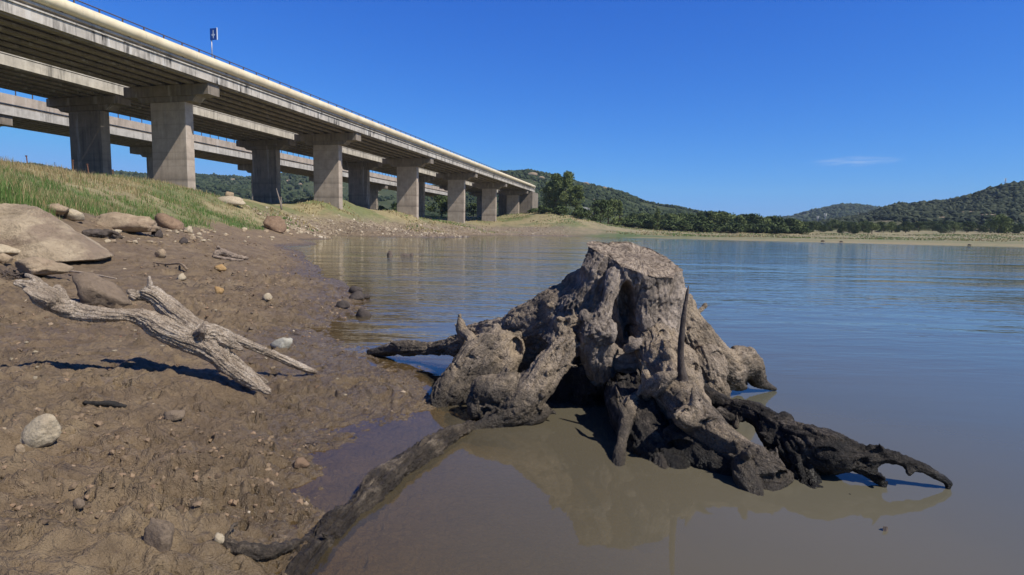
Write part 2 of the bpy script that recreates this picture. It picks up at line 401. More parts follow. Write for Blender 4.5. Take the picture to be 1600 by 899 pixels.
# ================================================================== HILLS
def hill_mat(name, a, b, rock, rk=.66):
    t = NT(name); p = t.pos()
    n1 = t.noise(p, .05, 6, .65); n2 = t.noise(p, .012, 4, .6)
    c = t.ramp(n1, [(.3, a), (.7, b)])
    c = t.mix(t.ramp(t.noise(p, .035, 6, .7), [(rk, 0.), (rk+.05, .85)]), c, rock)
    c = t.mix(t.ramp(n2, [(.4, 0.), (.7, .4)]), c, tuple(x*1.5 for x in a))
    t.principled(c, .95, t.bump(t.noise(p, .12, 5, .7), 1., 3.), .1); return t.m
HM = hill_mat('hill_scrub', (.040, .055, .024), (.075, .085, .040), (.36, .29, .21), .60)
HM2 = hill_mat('hill_scrub_right', (.055, .062, .030), (.10, .10, .05), (.30, .24, .16), .56)
def interp_sil(sil, px):
    s = np.array(sil, float); return np.interp(px, s[:, 0], s[:, 1])
def hill(name, sil, Dr, Df, mat, seed, z0=4, nt=70, amp=.10, px0=None, px1=None, wood=0, woodcol=None, tsz=5, back=1.6):
    px0 = px0 or sil[0][0]; px1 = px1 or sil[-1][0]
    pxs = np.linspace(px0, px1, 260); ys = interp_sil(sil, pxs)
    R = np.array([unY(a, b, 1.) for a, b in zip(pxs, ys)])   # per unit depth
    s = (pxs-px0)/(px1-px0)
    D = Dr*(1+.12*np.sin(s*7+seed)+.05*np.sin(s*19+seed))
    ridge_z = 1.1+(R[:, 2]-1.1)*D; ux = R[:, 0]
    tt = np.linspace(0, 1.7, nt)
    def surf(si, ti):
        d = np.interp(si, s, D); zr = np.interp(si, s, ridge_z); u = np.interp(si, s, ux)
        y = Df+(d-Df)*ti
        x = u*y
        k = np.where(ti < 1, np.sin(np.clip(ti, 0, 1)*math.pi/2)**1.15, 1-.8*sst(1, 1.7, ti))
        nz = fbm(np.stack([x, y, x*0], 1)*(6./Dr), 4, seed)
        hgt = z0+(zr-z0)*np.clip(k+nz*amp*np.sin(np.clip(ti, 0, 1)*math.pi)*1.0, 0, 2)
        hgt = hgt+np.where(ti > .98, 0, 0)
        return x, y, np.minimum(hgt, 1.1+(zr-1.1)*np.where(ti < 1, y/d, 1)) - 0.0
    S, TT = np.meshgrid(s, tt); x, y, z = surf(S.ravel(), TT.ravel())
    z = np.where(TT.ravel() == 0, z-12, z)
    n = len(s); i = np.arange(nt-1)[:, None]*n; j = np.arange(n-1)[None]
    Qh = np.stack([i+j, i+j+1, i+n+j+1, i+n+j], 2).reshape(-1, 4)
    o = mesh_np(name, np.stack([x, y, z], 1), Qh, mat); tag(o, kind='structure')
    if wood:
        si = rng.random(wood); ti = rng.random(wood)**.8*1.02
        x, y, z = surf(si, ti)
        dn = vn(np.stack([x, y, x*0], 1)*(14./Dr), seed+3)
        bare = fbm(np.stack([x, y*.5, x*0], 1)*(22./Dr), 3, seed+31); keep = (dn > -.5+.3*rng.random(wood)) & (bare < .42+.2*rng.random(wood)); x, y, z = x[keep], y[keep], z[keep]
        blobs(name.replace('hill', 'woodland'), x, y, z, tsz, woodcol)
    return o
# a small library of canopy lumps
def ico(sub):
    bm = bmesh.new(); bmesh.ops.create_icosphere(bm, subdivisions=sub, radius=1)
    V = np.array([v.co[:] for v in bm.verts]); Fc = np.array([[v.index for v in f.verts] for f in bm.faces]); bm.free(); return V, Fc
ICO1, ICO1F = ico(1); ICO2, ICO2F = ico(2); ICO3, ICO3F = ico(3); ICO4, ICO4F = ico(4)
LEAFM = {}
def leaf_mat(name, a, b, rough=.75):
    t = NT(name)
    r = t.attr('tint'); c = t.ramp(r, [(0., a), (1., b)])
    p = t.principled(c, rough, None, .15); return t.m
WOODM = leaf_mat('far_canopy', (.018, .030, .014), (.058, .075, .034), .9)
WOODM2 = leaf_mat('far_canopy_olive', (.022, .031, .018), (.066, .077, .042), .9)
def blobs(name, x, y, z, size, mat):
    n = len(x); sz = size*(.45+1.1*rng.random(n)**1.6)
    th = rng.uniform(0, 6.28, n); c, s = np.cos(th), np.sin(th)
    B = ICO1[None]*(1+rng.uniform(-.35, .35, (n, len(ICO1), 1)))*sz[:, None, None]*.5
    B[:, :, 2] *= rng.uniform(.7, 1.1, n)[:, None]
    bx = B[:, :, 0]*c[:, None]-B[:, :, 1]*s[:, None]; by = B[:, :, 0]*s[:, None]+B[:, :, 1]*c[:, None]
    Vb = np.stack([bx+x[:, None], by+y[:, None], B[:, :, 2]+z[:, None]+sz[:, None]*.28], 2).reshape(-1, 3)
    Fb = (ICO1F[None]+(np.arange(n)*len(ICO1))[:, None, None]).reshape(-1, 3)
    o = mesh_np(name, Vb, Fb, mat, attrs={'tint': np.repeat(rng.random(n), len(ICO1))}, smooth=False)
    return tag(o, kind='stuff', label='dense dark green scrub and small trees covering the '+{'woodland_left': 'far hills seen under the bridges', 'woodland_centre': 'hill behind the end of the bridges', 'woodland_right': 'long hill on the right', 'woodland_far': 'small distant hill'}.get(name, 'far slope'), cat='woodland')
hill('hill_left', [(-260, 250), (-60, 256), (0, 257), (60, 261), (110, 270), (180, 272), (240, 277), (300, 275), (360, 279), (400, 281), (440, 274), (480, 276), (560, 286), (600, 290), (680, 300), (760, 305), (860, 318)], 1500, 520, HM, 3, 6, wood=20000, woodcol=WOODM, tsz=6)
hill('hill_centre', [(640, 302), (700, 289), (740, 278), (780, 272), (810, 271), (830, 270), (870, 279), (905, 289), (950, 298), (970, 303), (1000, 315), (1030, 322), (1060, 326), (1090, 333), (1150, 344), (1230, 356), (1300, 364)], 1100, 430, HM, 9, 6, wood=24000, woodcol=WOODM, tsz=4.4)
hill('hill_far', [(1130, 352), (1200, 345), (1230, 341), (1270, 332), (1300, 325), (1325, 322), (1350, 324), (1380, 328), (1420, 334), (1480, 345), (1560, 356)], 2400, 1300, HM, 15, 10, wood=9000, woodcol=WOODM, tsz=9)
hill('hill_right', [(1200, 362), (1260, 353), (1310, 345), (1350, 338), (1380, 328), (1400, 322), (1440, 320), (1480, 317), (1510, 311), (1540, 301), (1570, 293), (1600, 289), (1680, 275), (1800, 262), (1950, 275)], 1250, 380, HM2, 21, 6, wood=30000, woodcol=WOODM2, tsz=4.2)
# ================================================================== VIADUCTS
K = 1.2; TH = math.radians(14.04)
O0 = unY(288, 297, 66.); OB = EYE+K*(O0-EYE); OB[2] = 0
def zw(z): return 1.1+K*(z-1.1)
def conc(name, base, streak=.5, band=False, sscale=(1, 1, 1), dark=(.05, .048, .045)):
    t = NT(name); c = t.coord()
    n = t.noise(c, .7, 6, .65); col = t.ramp(n, [(.3, tuple(x*.78 for x in base)), (.7, tuple(x*1.15 for x in base))])
    st = t.noise(t.mapp(c, (1.3, .9, .07)), 1.6, 5, .7); st2 = t.noise(c, .45, 3, .5)
    m = t.math('MULTIPLY', t.ramp(st, [(.45, 0.), (.62, 1.)]), t.ramp(st2, [(.38, .1), (.6, 1.)]))
    col = t.mix(t.math('MULTIPLY', m, streak), col, dark)
    col = t.mix(t.ramp(t.noise(t.mapp(c, (1, 1, .12), loc=(9, 3, 1)), 1.1, 4, .6), [(.58, 0.), (.66, streak*.6)]), col, (.62, .60, .55))
    if band:   # old water marks and pour joints
        z = t.sep(t.mapp(c, (1, 1, 1)))[2]
        zz = t.math('ADD', z, t.math('MULTIPLY', t.noise(c, .5, 3, .5), .25))
        bd = t.ramp(t.math('DIVIDE', zz, 20.), [(.0, .25), (.36, .15), (.375, .85), (.40, .35), (.435, .1), (.505, .0), (.512, .55), (.535, .1), (.6, 0.), (.7, .0)])
        col = t.mix(t.math('MULTIPLY', bd, .62), col, (.10, .082, .068))
        pour = t.n('ShaderNodeTexWave', {'Vector': c, 'Scale': .17, 'Distortion': .0}, bands_direction='Z').outputs['Fac']
        col = t.mix(t.ramp(pour, [(.0, .2), (.02, 0.)]), col, (.12, .11, .1))
    if not band:
        jy = t.math('FRACT', t.math('DIVIDE', t.sep(c)[1], 9.2)); col = t.mix(t.ramp(jy, [(.0, .8), (.006, .8), (.007, 0.)]), col, dark)
    t.principled(col, .9, t.bump(t.noise(c, 9, 5, .7), .25, .02), .2); return t.m
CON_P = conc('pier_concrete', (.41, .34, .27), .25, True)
CON_P2 = conc('pier_concrete_shade_dark', (.27, .225, .18), .5, True)  # streaked concrete, base colour darkened to deepen the shade on the rear piers
CON_F = conc('fascia_concrete', (.47, .43, .37), 1.)
CON_F2 = conc('fascia_concrete_back', (.46, .43, .38), .55)
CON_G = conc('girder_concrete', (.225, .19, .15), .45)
CON_B = conc('parapet_concrete', (.42, .35, .28), .35)
METAL_D = simple('weathered_rail_steel', (.10, .075, .06), .6, .3, 5, .2)
METAL_G = simple('galvanised_steel', (.35, .36, .37), .45, .15, 6, .1, .5, .6)
def pier_z(s, tcen):   # world ground height at the pier
    x = OB[0]+K*(math.sin(TH)*s+math.cos(TH)*tcen); y = OB[1]+K*(math.cos(TH)*s-math.sin(TH)*tcen); return float(base_h(np.array([x]), np.array([y]))[0])
S0, S1 = -62, 172
def viaduct(name, label, toff, doff, piers, w, hw_lo, hw_hi, ztop, ptop, gb, edge, fasc, group=None, d=1.15):
    """local frame: x across the deck, y along it. hw = half width of hammer cap"""
    root = empty(name, (OB[0], OB[1], 0), -TH); tag(root, label, 'viaduct', 'motorway viaducts over the reservoir')
    cx = toff
    for s in piers:
        zg = pier_z(s, cx)-1.5
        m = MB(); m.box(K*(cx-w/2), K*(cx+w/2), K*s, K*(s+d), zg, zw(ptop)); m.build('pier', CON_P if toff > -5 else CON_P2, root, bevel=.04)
        m = MB()
        z0, z1, z2 = zw(ptop), zw(ptop+.62), zw(gb)-.004
        m.prism([(K*(cx-hw_lo), z1), (K*(cx-hw_lo+.7), z0+.002), (K*(cx+hw_lo-.7), z0+.002), (K*(cx+hw_lo), z1)], K*(s-.12), K*(s+d+.12))
        m.box(K*(cx-hw_hi), K*(cx+hw_hi), K*(s-.28), K*(s+d+.28), z1+.002, z2)
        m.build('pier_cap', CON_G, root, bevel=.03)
    cuts = [S0]+[s+d/2 for s in piers]+[S1]
    cuts = sorted(set(cuts))
    cx = toff+doff; gx = np.linspace(-edge+.45, edge-.45, 6)
    for gi, q in enumerate(gx):
        m = MB(); f = lambda u_, z_: (K*(cx+q+u_), zw(z_))
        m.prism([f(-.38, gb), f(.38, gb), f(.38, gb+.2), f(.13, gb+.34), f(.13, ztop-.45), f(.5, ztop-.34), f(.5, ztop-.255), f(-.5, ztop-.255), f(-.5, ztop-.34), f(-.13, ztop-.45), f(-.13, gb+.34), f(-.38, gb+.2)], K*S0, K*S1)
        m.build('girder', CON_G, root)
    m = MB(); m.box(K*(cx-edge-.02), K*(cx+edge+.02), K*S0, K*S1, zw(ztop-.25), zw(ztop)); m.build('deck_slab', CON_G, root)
    for sd in (-1, 1):
        m = MB(); e = cx+sd*edge
        m.box(K*min(e+sd*.03, e+sd*.22), K*max(e+sd*.03, e+sd*.22), K*S0, K*S1, zw(gb+.12), zw(fasc))
        m.build('edge_beam', CON_F if name == 'near' or toff > -5 else CON_F2, root, bevel=.01)
    return root
v1 = viaduct('viaduct', 'nearest concrete viaduct carrying the cream pipe, lit piers standing on the bank', -1.85, .5, [-32, 0, 32, 64, 96, 128, 160], 4.75, 4.1, 5.75, 18.25, 14.95, 16.75, 5.35, 17.72)
m = MB(); e = 4.0
m.prism([(K*(e-.2), zw(17.74)), (K*(e+.36), zw(17.74)), (K*(e+.36), zw(17.80)), (K*(e+.30), zw(17.80)), (K*(e+.30), zw(17.88)), (K*(e-.2), zw(17.88))], K*S0, K*S1)
m.build('ledge', CON_F, v1)
m = MB(); m.box(K*(e-.5), K*(e-.12), K*S0, K*S1, zw(17.882), zw(18.14)); m.build('drip_recess', CON_G, v1)
m = MB(); m.box(K*(e-.6), K*(e+.30), K*S0, K*S1, zw(18.142), zw(18.33)); m.build('kerb', CON_F2, v1)
def railing(root, tx, z0, z1, step=2.2, nr=2, mat=METAL_D, s0=-40, s1=165, pw=.05):
    ms = MB(); ss = np.arange(s0, s1, step)
    for k in range(nr):
        z = z0+(z1-z0)*(k+1)/nr; ms.tube([(K*tx, K*s0, zw(z)), (K*tx, K*s1, zw(z))], pw, 6); ms.build('rail', mat, root); ms = MB()
    for i, s in enumerate(ss[:100]):
        q = MB(); q.box(K*tx-.05, K*tx+.05, K*s-.06, K*s+.06, zw(z0), zw(z1)+.04); q.build('rail_post', mat, root)
railing(v1, 3.45, 18.33, 20.12, 2.3, 3, pw=.06)
# abutments, pipeline
for r_, cx in ((v1, -1.85),):
    m = MB(); m.box(K*(cx-7), K*(cx+6.6), K*165, K*176, 2, zw(16.6)); m.build('abutment', CON_G, r_)
pr = empty('pipeline', (OB[0], OB[1], 0), -TH); tag(pr, 'thick cream pipe running along the outer edge of the nearest viaduct', 'pipe')
t = NT('cream_pipe'); c = t.coord()
cc_ = t.ramp(t.noise(c, .5, 5, .6), [(.3, (.60, .50, .33)), (.7, (.76, .67, .47))])
cc_ = t.mix(t.ramp(t.noise(t.mapp(c, (1, .5, .1)), 2, 4, .6), [(.55, 0.), (.75, .35)]), cc_, (.42, .33, .2))
t.principled(cc_, .55, None, .3); PIPE = t.m
px_, pz_, prd = K*4.25, zw(18.92), K*.54
m = MB(); m.tube([(px_, K*s, pz_) for s in np.arange(S0, S1, 4)], prd, 24); m.build('pipe_wall', PIPE, pr, smooth=True)
JM = simple('pipe_joint', (.62, .54, .38), .6, .1, 6, .1)
for s in np.arange(S0+3.5, S1, 6.2):
    m = MB(); m.tube([(px_, K*s, pz_), (px_, K*s+.14, pz_)], prd+.014, 24); m.build('joint_collar', JM, pr, smooth=False)
for s in np.arange(-60, 170, 6.2):
    m = MB(); m.prism([(px_-.35, zw(18.33)), (px_+.15, zw(18.33)), (px_+.15, zw(18.45)), (px_-.35, zw(18.45))], K*s, K*s+.25); m.build('saddle', METAL_D, pr)
# second viaduct
v2 = viaduct('viaduct', 'middle concrete viaduct, its dark shaded piers just behind the nearest row', -13.75, 0, [-32, 0, 32, 64, 96, 128, 160], 4.75, 4.1, 5.3, 17.4, 14.4, 15.95, 5.0, 17.1)
m = MB(); e = -8.75
m.box(K*(e-.3), K*(e+.28), K*S0, K*S1, zw(17.12), zw(17.22)); m.build('ledge', CON_F2, v2)
# third viaduct
E3 = -29.
v3 = viaduct('viaduct', 'farthest and lowest viaduct with tan parapet, seen between the other piers', E3-4.5, 0, [s_ for s_ in (2.0+26.8*k-54 for k in range(0, 8))], 2.4, 2.6, 4.4, 16.1, 13.0, 14.75, 4.5, 15.95)
m = MB(); m.box(K*(E3-.25), K*(E3+.05), K*S0, K*S1, zw(16.35), zw(17.55)); m.box(K*(E3-9.05), K*(E3-8.75), K*S0, K*S1, zw(16.35), zw(17.55)); m.build('parapet', CON_B, v3)
m = MB(); m.box(K*(E3-.7), K*(E3-.3), K*S0, K*S1, zw(16.1), zw(16.35)); m.build('kerb', CON_G, v3)
railing(v3, E3-.1, 17.55, 18.35, 2.1, 1, s0=-30, s1=165)
# road sign on the near viaduct
sg = unY(336.5, 66, 0.999); 
def on_plane(px, py, tx):   # world point on vertical plane x_local = K*tx
    nrm = np.array([math.cos(TH), -math.sin(TH), 0]); d = ray(px, py); o = OB+nrm*K*tx
    k = ((o-EYE)@nrm)/(d@nrm); return EYE+d*k
sp = on_plane(331.5, 90, 3.1)
rs = empty('road_sign', (sp[0], sp[1], zw(18.3)), -TH); tag(rs, 'small square blue road sign with a pale arrow symbol, above the pipe', 'road sign')
def loc_y(px): return px
scl = sp[1]/900.
dz0 = (1.1+(353.8-57)*scl)-zw(18.3)  # top of plate relative to root
wS, hS = 12.0*scl, 17.*scl
m = MB(); m.tube([(0, 0, -.1), (0, 0, dz0-.2)], .07, 10); m.build('sign_post', METAL_G, rs, smooth=True)
blue = simple('sign_blue', (.012, .06, .26), .5, .08, 3, .02); white = simple('sign_white', (.75, .76, .78), .5, .05, 3, .02); pale = simple('sign_symbol', (.42, .48, .58), .5, .15, 9, .02)
m = MB(); m.box(-.15, wS-.15, -.10, -.05, dz0-hS, dz0); m.build('sign_plate', blue, rs, bevel=.01)
m = MB(); m.box(wS-.149, wS-.075, -.11, -.02, dz0-hS, dz0+.05); m.build('sign_edge', white, rs)
cxs = wS/2-.15; zc_ = dz0-hS*.5
m = MB()
m.prism([(cxs-.055*wS, zc_+.34*hS), (cxs+.055*wS, zc_+.34*hS), (cxs+.07*wS, zc_+.02*hS), (cxs+.26*wS, zc_-.02*hS), (cxs+.19*wS, zc_-.14*hS), (cxs+.08*wS, zc_-.16*hS), (cxs+.05*wS, zc_-.36*hS), (cxs-.05*wS, zc_-.36*hS), (cxs-.08*wS, zc_-.16*hS), (cxs-.22*wS, zc_-.14*hS), (cxs-.27*wS, zc_-.02*hS), (cxs-.07*wS, zc_+.02*hS)], -.115, -.103)
m.build('sign_symbol', pale, rs)
# ================================================================== ORGANIC WOOD
def catmull(P, n=7):
    P = np.asarray(P, float); out = []
    for i in range(len(P)-1):
        p0 = P[max(i-1, 0)]; p1 = P[i]; p2 = P[i+1]; p3 = P[min(i+2, len(P)-1)]
        for k in range(n):
            t = k/n; out.append(.5*((2*p1)+(-p0+p2)*t+(2*p0-5*p1+4*p2-p3)*t*t+(-p0+3*p1-3*p2+p3)*t**3))
    out.append(P[-1]); return np.array(out)
def spine(pts, n=6, rs=1., dz=0.):
    """pts: (px,py,Y,rpx) -> samples (x,y,z,r)"""
    W = [np.append(unY(a, b, c)+[0, 0, dz], d*rs/900*c) for a, b, c, d in pts]
    S = catmull(W, n); S[:, 3] = np.maximum(S[:, 3], .003); return S
def tubes_mesh(spines, seg=14, lump=.12, seed=0):
    Vs = []; Fs4 = []; Fs = []; off = 0
    for si, S in enumerate(spines):
        n = len(S); T_ = np.gradient(S[:, :3], axis=0); T_ /= np.linalg.norm(T_, axis=1)[:, None]+1e-9
        a = np.cross(T_, [0.13, .2, 1.]); a /= np.linalg.norm(a, axis=1)[:, None]+1e-9; b = np.cross(T_, a)
        th = np.linspace(0, 2*math.pi, seg, endpoint=False)
        dirs = a[:, None]*np.cos(th)[None, :, None]+b[:, None]*np.sin(th)[None, :, None]
        Pn = S[:, None, :3]+dirs*S[:, None, 3:4]
        nz = fbm(Pn.reshape(-1, 3)*5.5, 2, seed+si*3).reshape(n, seg)
        Pn = S[:, None, :3]+dirs*(S[:, None, 3:4]*(1+lump*nz[..., None]))
        # rounded ends
        e0 = S[0, :3]-T_[0]*S[0, 3]*.7; e1 = S[-1, :3]+T_[-1]*S[-1, 3]*.7
        V_ = np.concatenate([Pn.reshape(-1, 3), [e0, e1]]); Vs.append(V_)
        i = np.arange(n-1)[:, None]*seg; j = np.arange(seg)[None]; j2 = (j+1) % seg
        Fs4.append(off+np.stack([i+j, i+j2, i+seg+j2, i+seg+j], 2).reshape(-1, 4))
        k = np.arange(seg); k2 = (k+1) % seg
        Fs.append(off+np.stack([np.full(seg, n*seg), k2, k], 1)); Fs.append(off+np.stack([np.full(seg, n*seg+1), (n-1)*seg+k, (n-1)*seg+k2], 1))
        off += len(V_)
    return np.concatenate(Vs), [np.concatenate(Fs4), np.concatenate(Fs)]
def remesh(V, Fl, voxel, smooth_it=3, fac=.5):
    o = mesh_np('tmp', V, Fl)
    bm = bmesh.new(); bm.from_mesh(o.data); bmesh.ops.recalc_face_normals(bm, faces=bm.faces); bm.to_mesh(o.data); bm.free()
    r = o.modifiers.new('r', 'REMESH'); r.mode = 'VOXEL'; r.voxel_size = voxel
    if smooth_it:
        s = o.modifiers.new('s', 'SMOOTH'); s.factor = fac; s.iterations = smooth_it
    dg = bpy.context.evaluated_depsgraph_get(); dg.update(); ev = o.evaluated_get(dg); me = bpy.data.meshes.new_from_object(ev)
    Vn = np.empty(len(me.vertices)*3, np.float32); me.vertices.foreach_get('co', Vn); Vn = Vn.reshape(-1, 3).astype(float)
    Nn = np.empty(len(me.vertices)*3, np.float32); me.vertices.foreach_get('normal', Nn); Nn = Nn.reshape(-1, 3).astype(float)
    lt = np.empty(len(me.polygons), np.int32); me.polygons.foreach_get('loop_total', lt)
    li = np.empty(len(me.loops), np.int32); me.loops.foreach_get('vertex_index', li)
    st = np.concatenate([[0], np.cumsum(lt)[:-1]])
    q4 = lt == 4; Q4 = np.stack([li[st[q4]+k] for k in range(4)], 1) if q4.any() else np.zeros((0, 4), int)
    q3 = lt == 3; Q3 = np.stack([li[st[q3]+k] for k in range(3)], 1) if q3.any() else np.zeros((0, 3), int)
    old = o.data; bpy.data.objects.remove(o); bpy.data.meshes.remove(old); bpy.data.meshes.remove(me)
    return Vn, Nn, Q4, Q3
def grain_coords(V, spines):
    """nearest spine sample -> (distance along, angle around, spine id, local radius)"""
    allS = np.concatenate(spines); ids = np.concatenate([np.full(len(s), k) for k, s in enumerate(spines)])
    Tg = []; L = []
    for s in spines:
        T_ = np.gradient(s[:, :3], axis=0); T_ /= np.linalg.norm(T_, axis=1)[:, None]+1e-9; Tg.append(T_)
        L.append(np.concatenate([[0], np.cumsum(np.linalg.norm(np.diff(s[:, :3], axis=0), axis=1))]))
    Tg = np.concatenate(Tg); L = np.concatenate(L)
    idx = np.zeros(len(V), int)
    for s in range(0, len(V), 20000):
        d = np.linalg.norm(V[s:s+20000, None]-allS[None, :, :3], axis=2)/(allS[None, :, 3]+.006)
        idx[s:s+20000] = d.argmin(1)
    T_ = Tg[idx]; rel = V-allS[idx, :3]; along = L[idx]+np.sum(rel*T_, 1)
    a = np.cross(T_, [0.13, .2, 1.]); a /= np.linalg.norm(a, axis=1)[:, None]+1e-9; b = np.cross(T_, a)
    ang = np.arctan2(np.sum(rel*b, 1), np.sum(rel*a, 1))
    return along, ang, ids[idx], allS[idx, 3], T_
def split_parts(V, Q4, Q3, pid, names, mats, root, attrs, labels=None):
    for k, nm in enumerate(names):
        f4 = Q4[pid[Q4[:, 0]] == k] if len(Q4) else Q4; f3 = Q3[pid[Q3[:, 0]] == k] if len(Q3) else Q3
        if len(f4)+len(f3) == 0: continue
        used = np.unique(np.concatenate([f4.ravel(), f3.ravel()])).astype(int); mp = np.full(len(V), -1); mp[used] = np.arange(len(used))
        fl = []
        if len(f4): fl.append(mp[f4])
        if len(f3): fl.append(mp[f3])
        o = mesh_np(nm, V[used]-np.array(root.location)[None], fl, mats[k], root, attrs={a: v[used] for a, v in attrs.items()})
        if labels and labels[k]: o['label'] = labels[k]
def wood_mat(name, c_lo, c_mid, c_hi, dark, wetz=True, stain=.5, grain=60, rough=.85, tanmix=None, soakz=1., soaks=.8):
    t = NT(name); p = t.pos(); gr = t.attr('grain', 'Vector')
    n1 = t.noise(p, 9, 6, .7); g1 = t.noise(t.mapp(gr, (1, 1, 1)), 1., 5, .65)
    col = t.ramp(t.math('ADD', t.math('MULTIPLY', n1, .5), t.math('MULTIPLY', g1, .5)), [(.36, c_lo), (.5, c_mid), (.62, c_hi)])
    col = t.mix(t.ramp(t.noise(p, 3.3, 5, .7), [(.48, 0.), (.66, stain)]), col, dark)
    col = t.mix(t.ramp(t.noise(p, 70, 4, .7), [(.56, 0.), (.70, .55)]), col, dark)
    if tanmix: col = t.mix(t.ramp(t.noise(p, 5.1, 4, .6), [(.42, 0.), (.62, .75)]), col, tanmix)
    rg = rough
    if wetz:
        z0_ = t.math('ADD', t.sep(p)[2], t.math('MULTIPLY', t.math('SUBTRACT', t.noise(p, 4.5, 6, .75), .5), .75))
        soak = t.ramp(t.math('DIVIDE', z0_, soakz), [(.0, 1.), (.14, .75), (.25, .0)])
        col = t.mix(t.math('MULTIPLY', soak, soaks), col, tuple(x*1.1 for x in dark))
        z = t.math('ADD', t.sep(p)[2], t.math('MULTIPLY', t.math('SUBTRACT', t.noise(p, 8, 4, .6), .5), .12))
        wt = t.ramp(z, [(.0, 1.), (.05, .85), (.11, 0.)])
        col = t.mix(t.math('MULTIPLY', wt, .55), col, tuple(x*.75 for x in dark)); rg = t.mix(wt, (rough,)*3, (.38,)*3)
    crumb = t.vor(p, 95); h = t.math('ADD', t.math('ADD', t.noise(p, 45, 7, .8), t.math('MULTIPLY', g1, 1.0)), t.math('MULTIPLY', crumb, .35))
    col_ = t.mix(t.ramp(t.noise(p, 120, 3, .7), [(.40, .45), (.52, 0.)]), col, tuple(x*.6 for x in dark))
    t.principled(col_, rg, t.bump(h, 1., .016), .35); return t.m
STUMP_M = wood_mat('mud_dried_stump_wood', (.12, .095, .072), (.27, .215, .16), (.43, .35, .27), (.030, .026, .022), tanmix=(.40, .31, .21), stain=.78, soakz=1.25)
DARKROOT_M = wood_mat('black_soaked_root_and_shade', (.020, .017, .015), (.045, .037, .031), (.17, .14, .11), (.010, .009, .008), stain=.5)  # soaked wood of the right root; also paints shade under the trunk
LOG_M = wood_mat('wet_bark', (.055, .043, .033), (.135, .105, .075), (.36, .29, .21), (.020, .016, .013), stain=.5, soakz=.35, soaks=.5)
DRIFT_M = wood_mat('bleached_driftwood', (.19, .145, .105), (.40, .32, .24), (.60, .51, .41), (.08, .06, .045), wetz=False, stain=.25)
# ---- the stump
SP = []; PN = []
def sp_(part, *pts): SP.append(spine(pts)); PN.append(part)
sp_(0, (985, 640, 4.15, 62), (988, 590, 4.05, 66), (994, 530, 3.86, 66), (998, 460, 3.73, 62), (1000, 415, 3.70, 57), (1000, 370, 3.70, 54), (1000, 340, 3.7, 52))
sp_(0, (940, 345, 3.78, 24), (944, 385, 3.76, 25), (938, 420, 3.74, 29), (925, 455, 3.74, 34), (905, 490, 3.76, 40), (890, 530, 3.82, 45))
sp_(0, (985, 345, 3.8, 34), (985, 390, 3.8, 36), (975, 450, 3.8, 45), (960, 520, 3.9, 60))
sp_(0, (1035, 395, 3.68, 20), (1038, 430, 3.66, 24), (1035, 470, 3.62, 30), (1030, 510, 3.58, 36), (1028, 550, 3.5, 38))
sp_(0, (1010, 420, 3.5, 12), (1012, 460, 3.5, 16), (1010, 500, 3.47, 16), (1015, 530, 3.45, 12))
sp_(0, (1042, 410, 3.62, 10), (1046, 450, 3.6, 12), (1050, 490, 3.57, 14), (1050, 520, 3.5, 14))
sp_(0, (962, 425, 3.55, 12), (956, 450, 3.50, 12), (948, 475, 3.46, 12), (940, 500, 3.42, 24), (932, 525, 3.42, 33), (932, 552, 3.46, 32), (940, 585, 3.55, 22))
sp_(0, (940, 510, 3.42, 16), (918, 498, 3.42, 12), (912, 486, 3.43, 8))
sp_(0, (955, 505, 3.36, 9), (958, 520, 3.33, 7), (957, 535, 3.32, 4))
sp_(0, (938, 552, 3.5, 22), (970, 560, 3.52, 22), (1005, 560, 3.5, 26), (1025, 550, 3.45, 26))
sp_(0, (978, 548, 3.38, 7), (990, 540, 3.36, 9), (1000, 533, 3.38, 7))
sp_(0, (960, 590, 4.15, 50), (880, 590, 4.2, 50), (830, 590, 4.25, 45))
# left buttress running back and left
sp_(1, (950, 450, 3.82, 42), (915, 470, 3.86, 44), (880, 494, 3.9, 46), (845, 515, 3.98, 44), (815, 530, 4.08, 42), (780, 535, 4.2, 40), (750, 534, 4.35, 32), (722, 540, 4.45, 22), (690, 544, 4.6, 13), (655, 545, 4.72, 12), (625, 546, 4.82, 12), (600, 548, 4.92, 9), (574, 551, 5.0, 4))
sp_(1, (640, 540, 4.75, 9), (612, 536, 4.82, 5))
sp_(1, (760, 548, 4.3, 22), (738, 545, 4.25, 13), (725, 525, 4.22, 9), (720, 508, 4.2, 7), (718, 491, 4.2, 2))
sp_(1, (728, 525, 4.2, 6), (716, 512, 4.25, 3), (711, 507, 4.25, 2))
# left lit plate root
sp_(2, (795, 528, 3.80, 17), (768, 552, 3.76, 32), (738, 582, 3.72, 36), (706, 612, 3.64, 30), (688, 632, 3.58, 20), (682, 650, 3.52, 14))
sp_(2, (808, 535, 3.78, 14), (788, 570, 3.72, 22), (770, 598, 3.66, 26), (748, 622, 3.6, 26))
sp_(2, (775, 530, 3.8, 16), (776, 514, 3.85, 8), (774, 508, 3.85, 5))
sp_(2, (722, 518, 4.18, 6), (738, 532, 4.0, 10), (728, 552, 3.92, 12), (712, 580, 3.84, 14), (695, 605, 3.75, 16))
sp_(2, (745, 560, 3.85, 20), (790, 560, 3.9, 26), (840, 560, 4.0, 30))
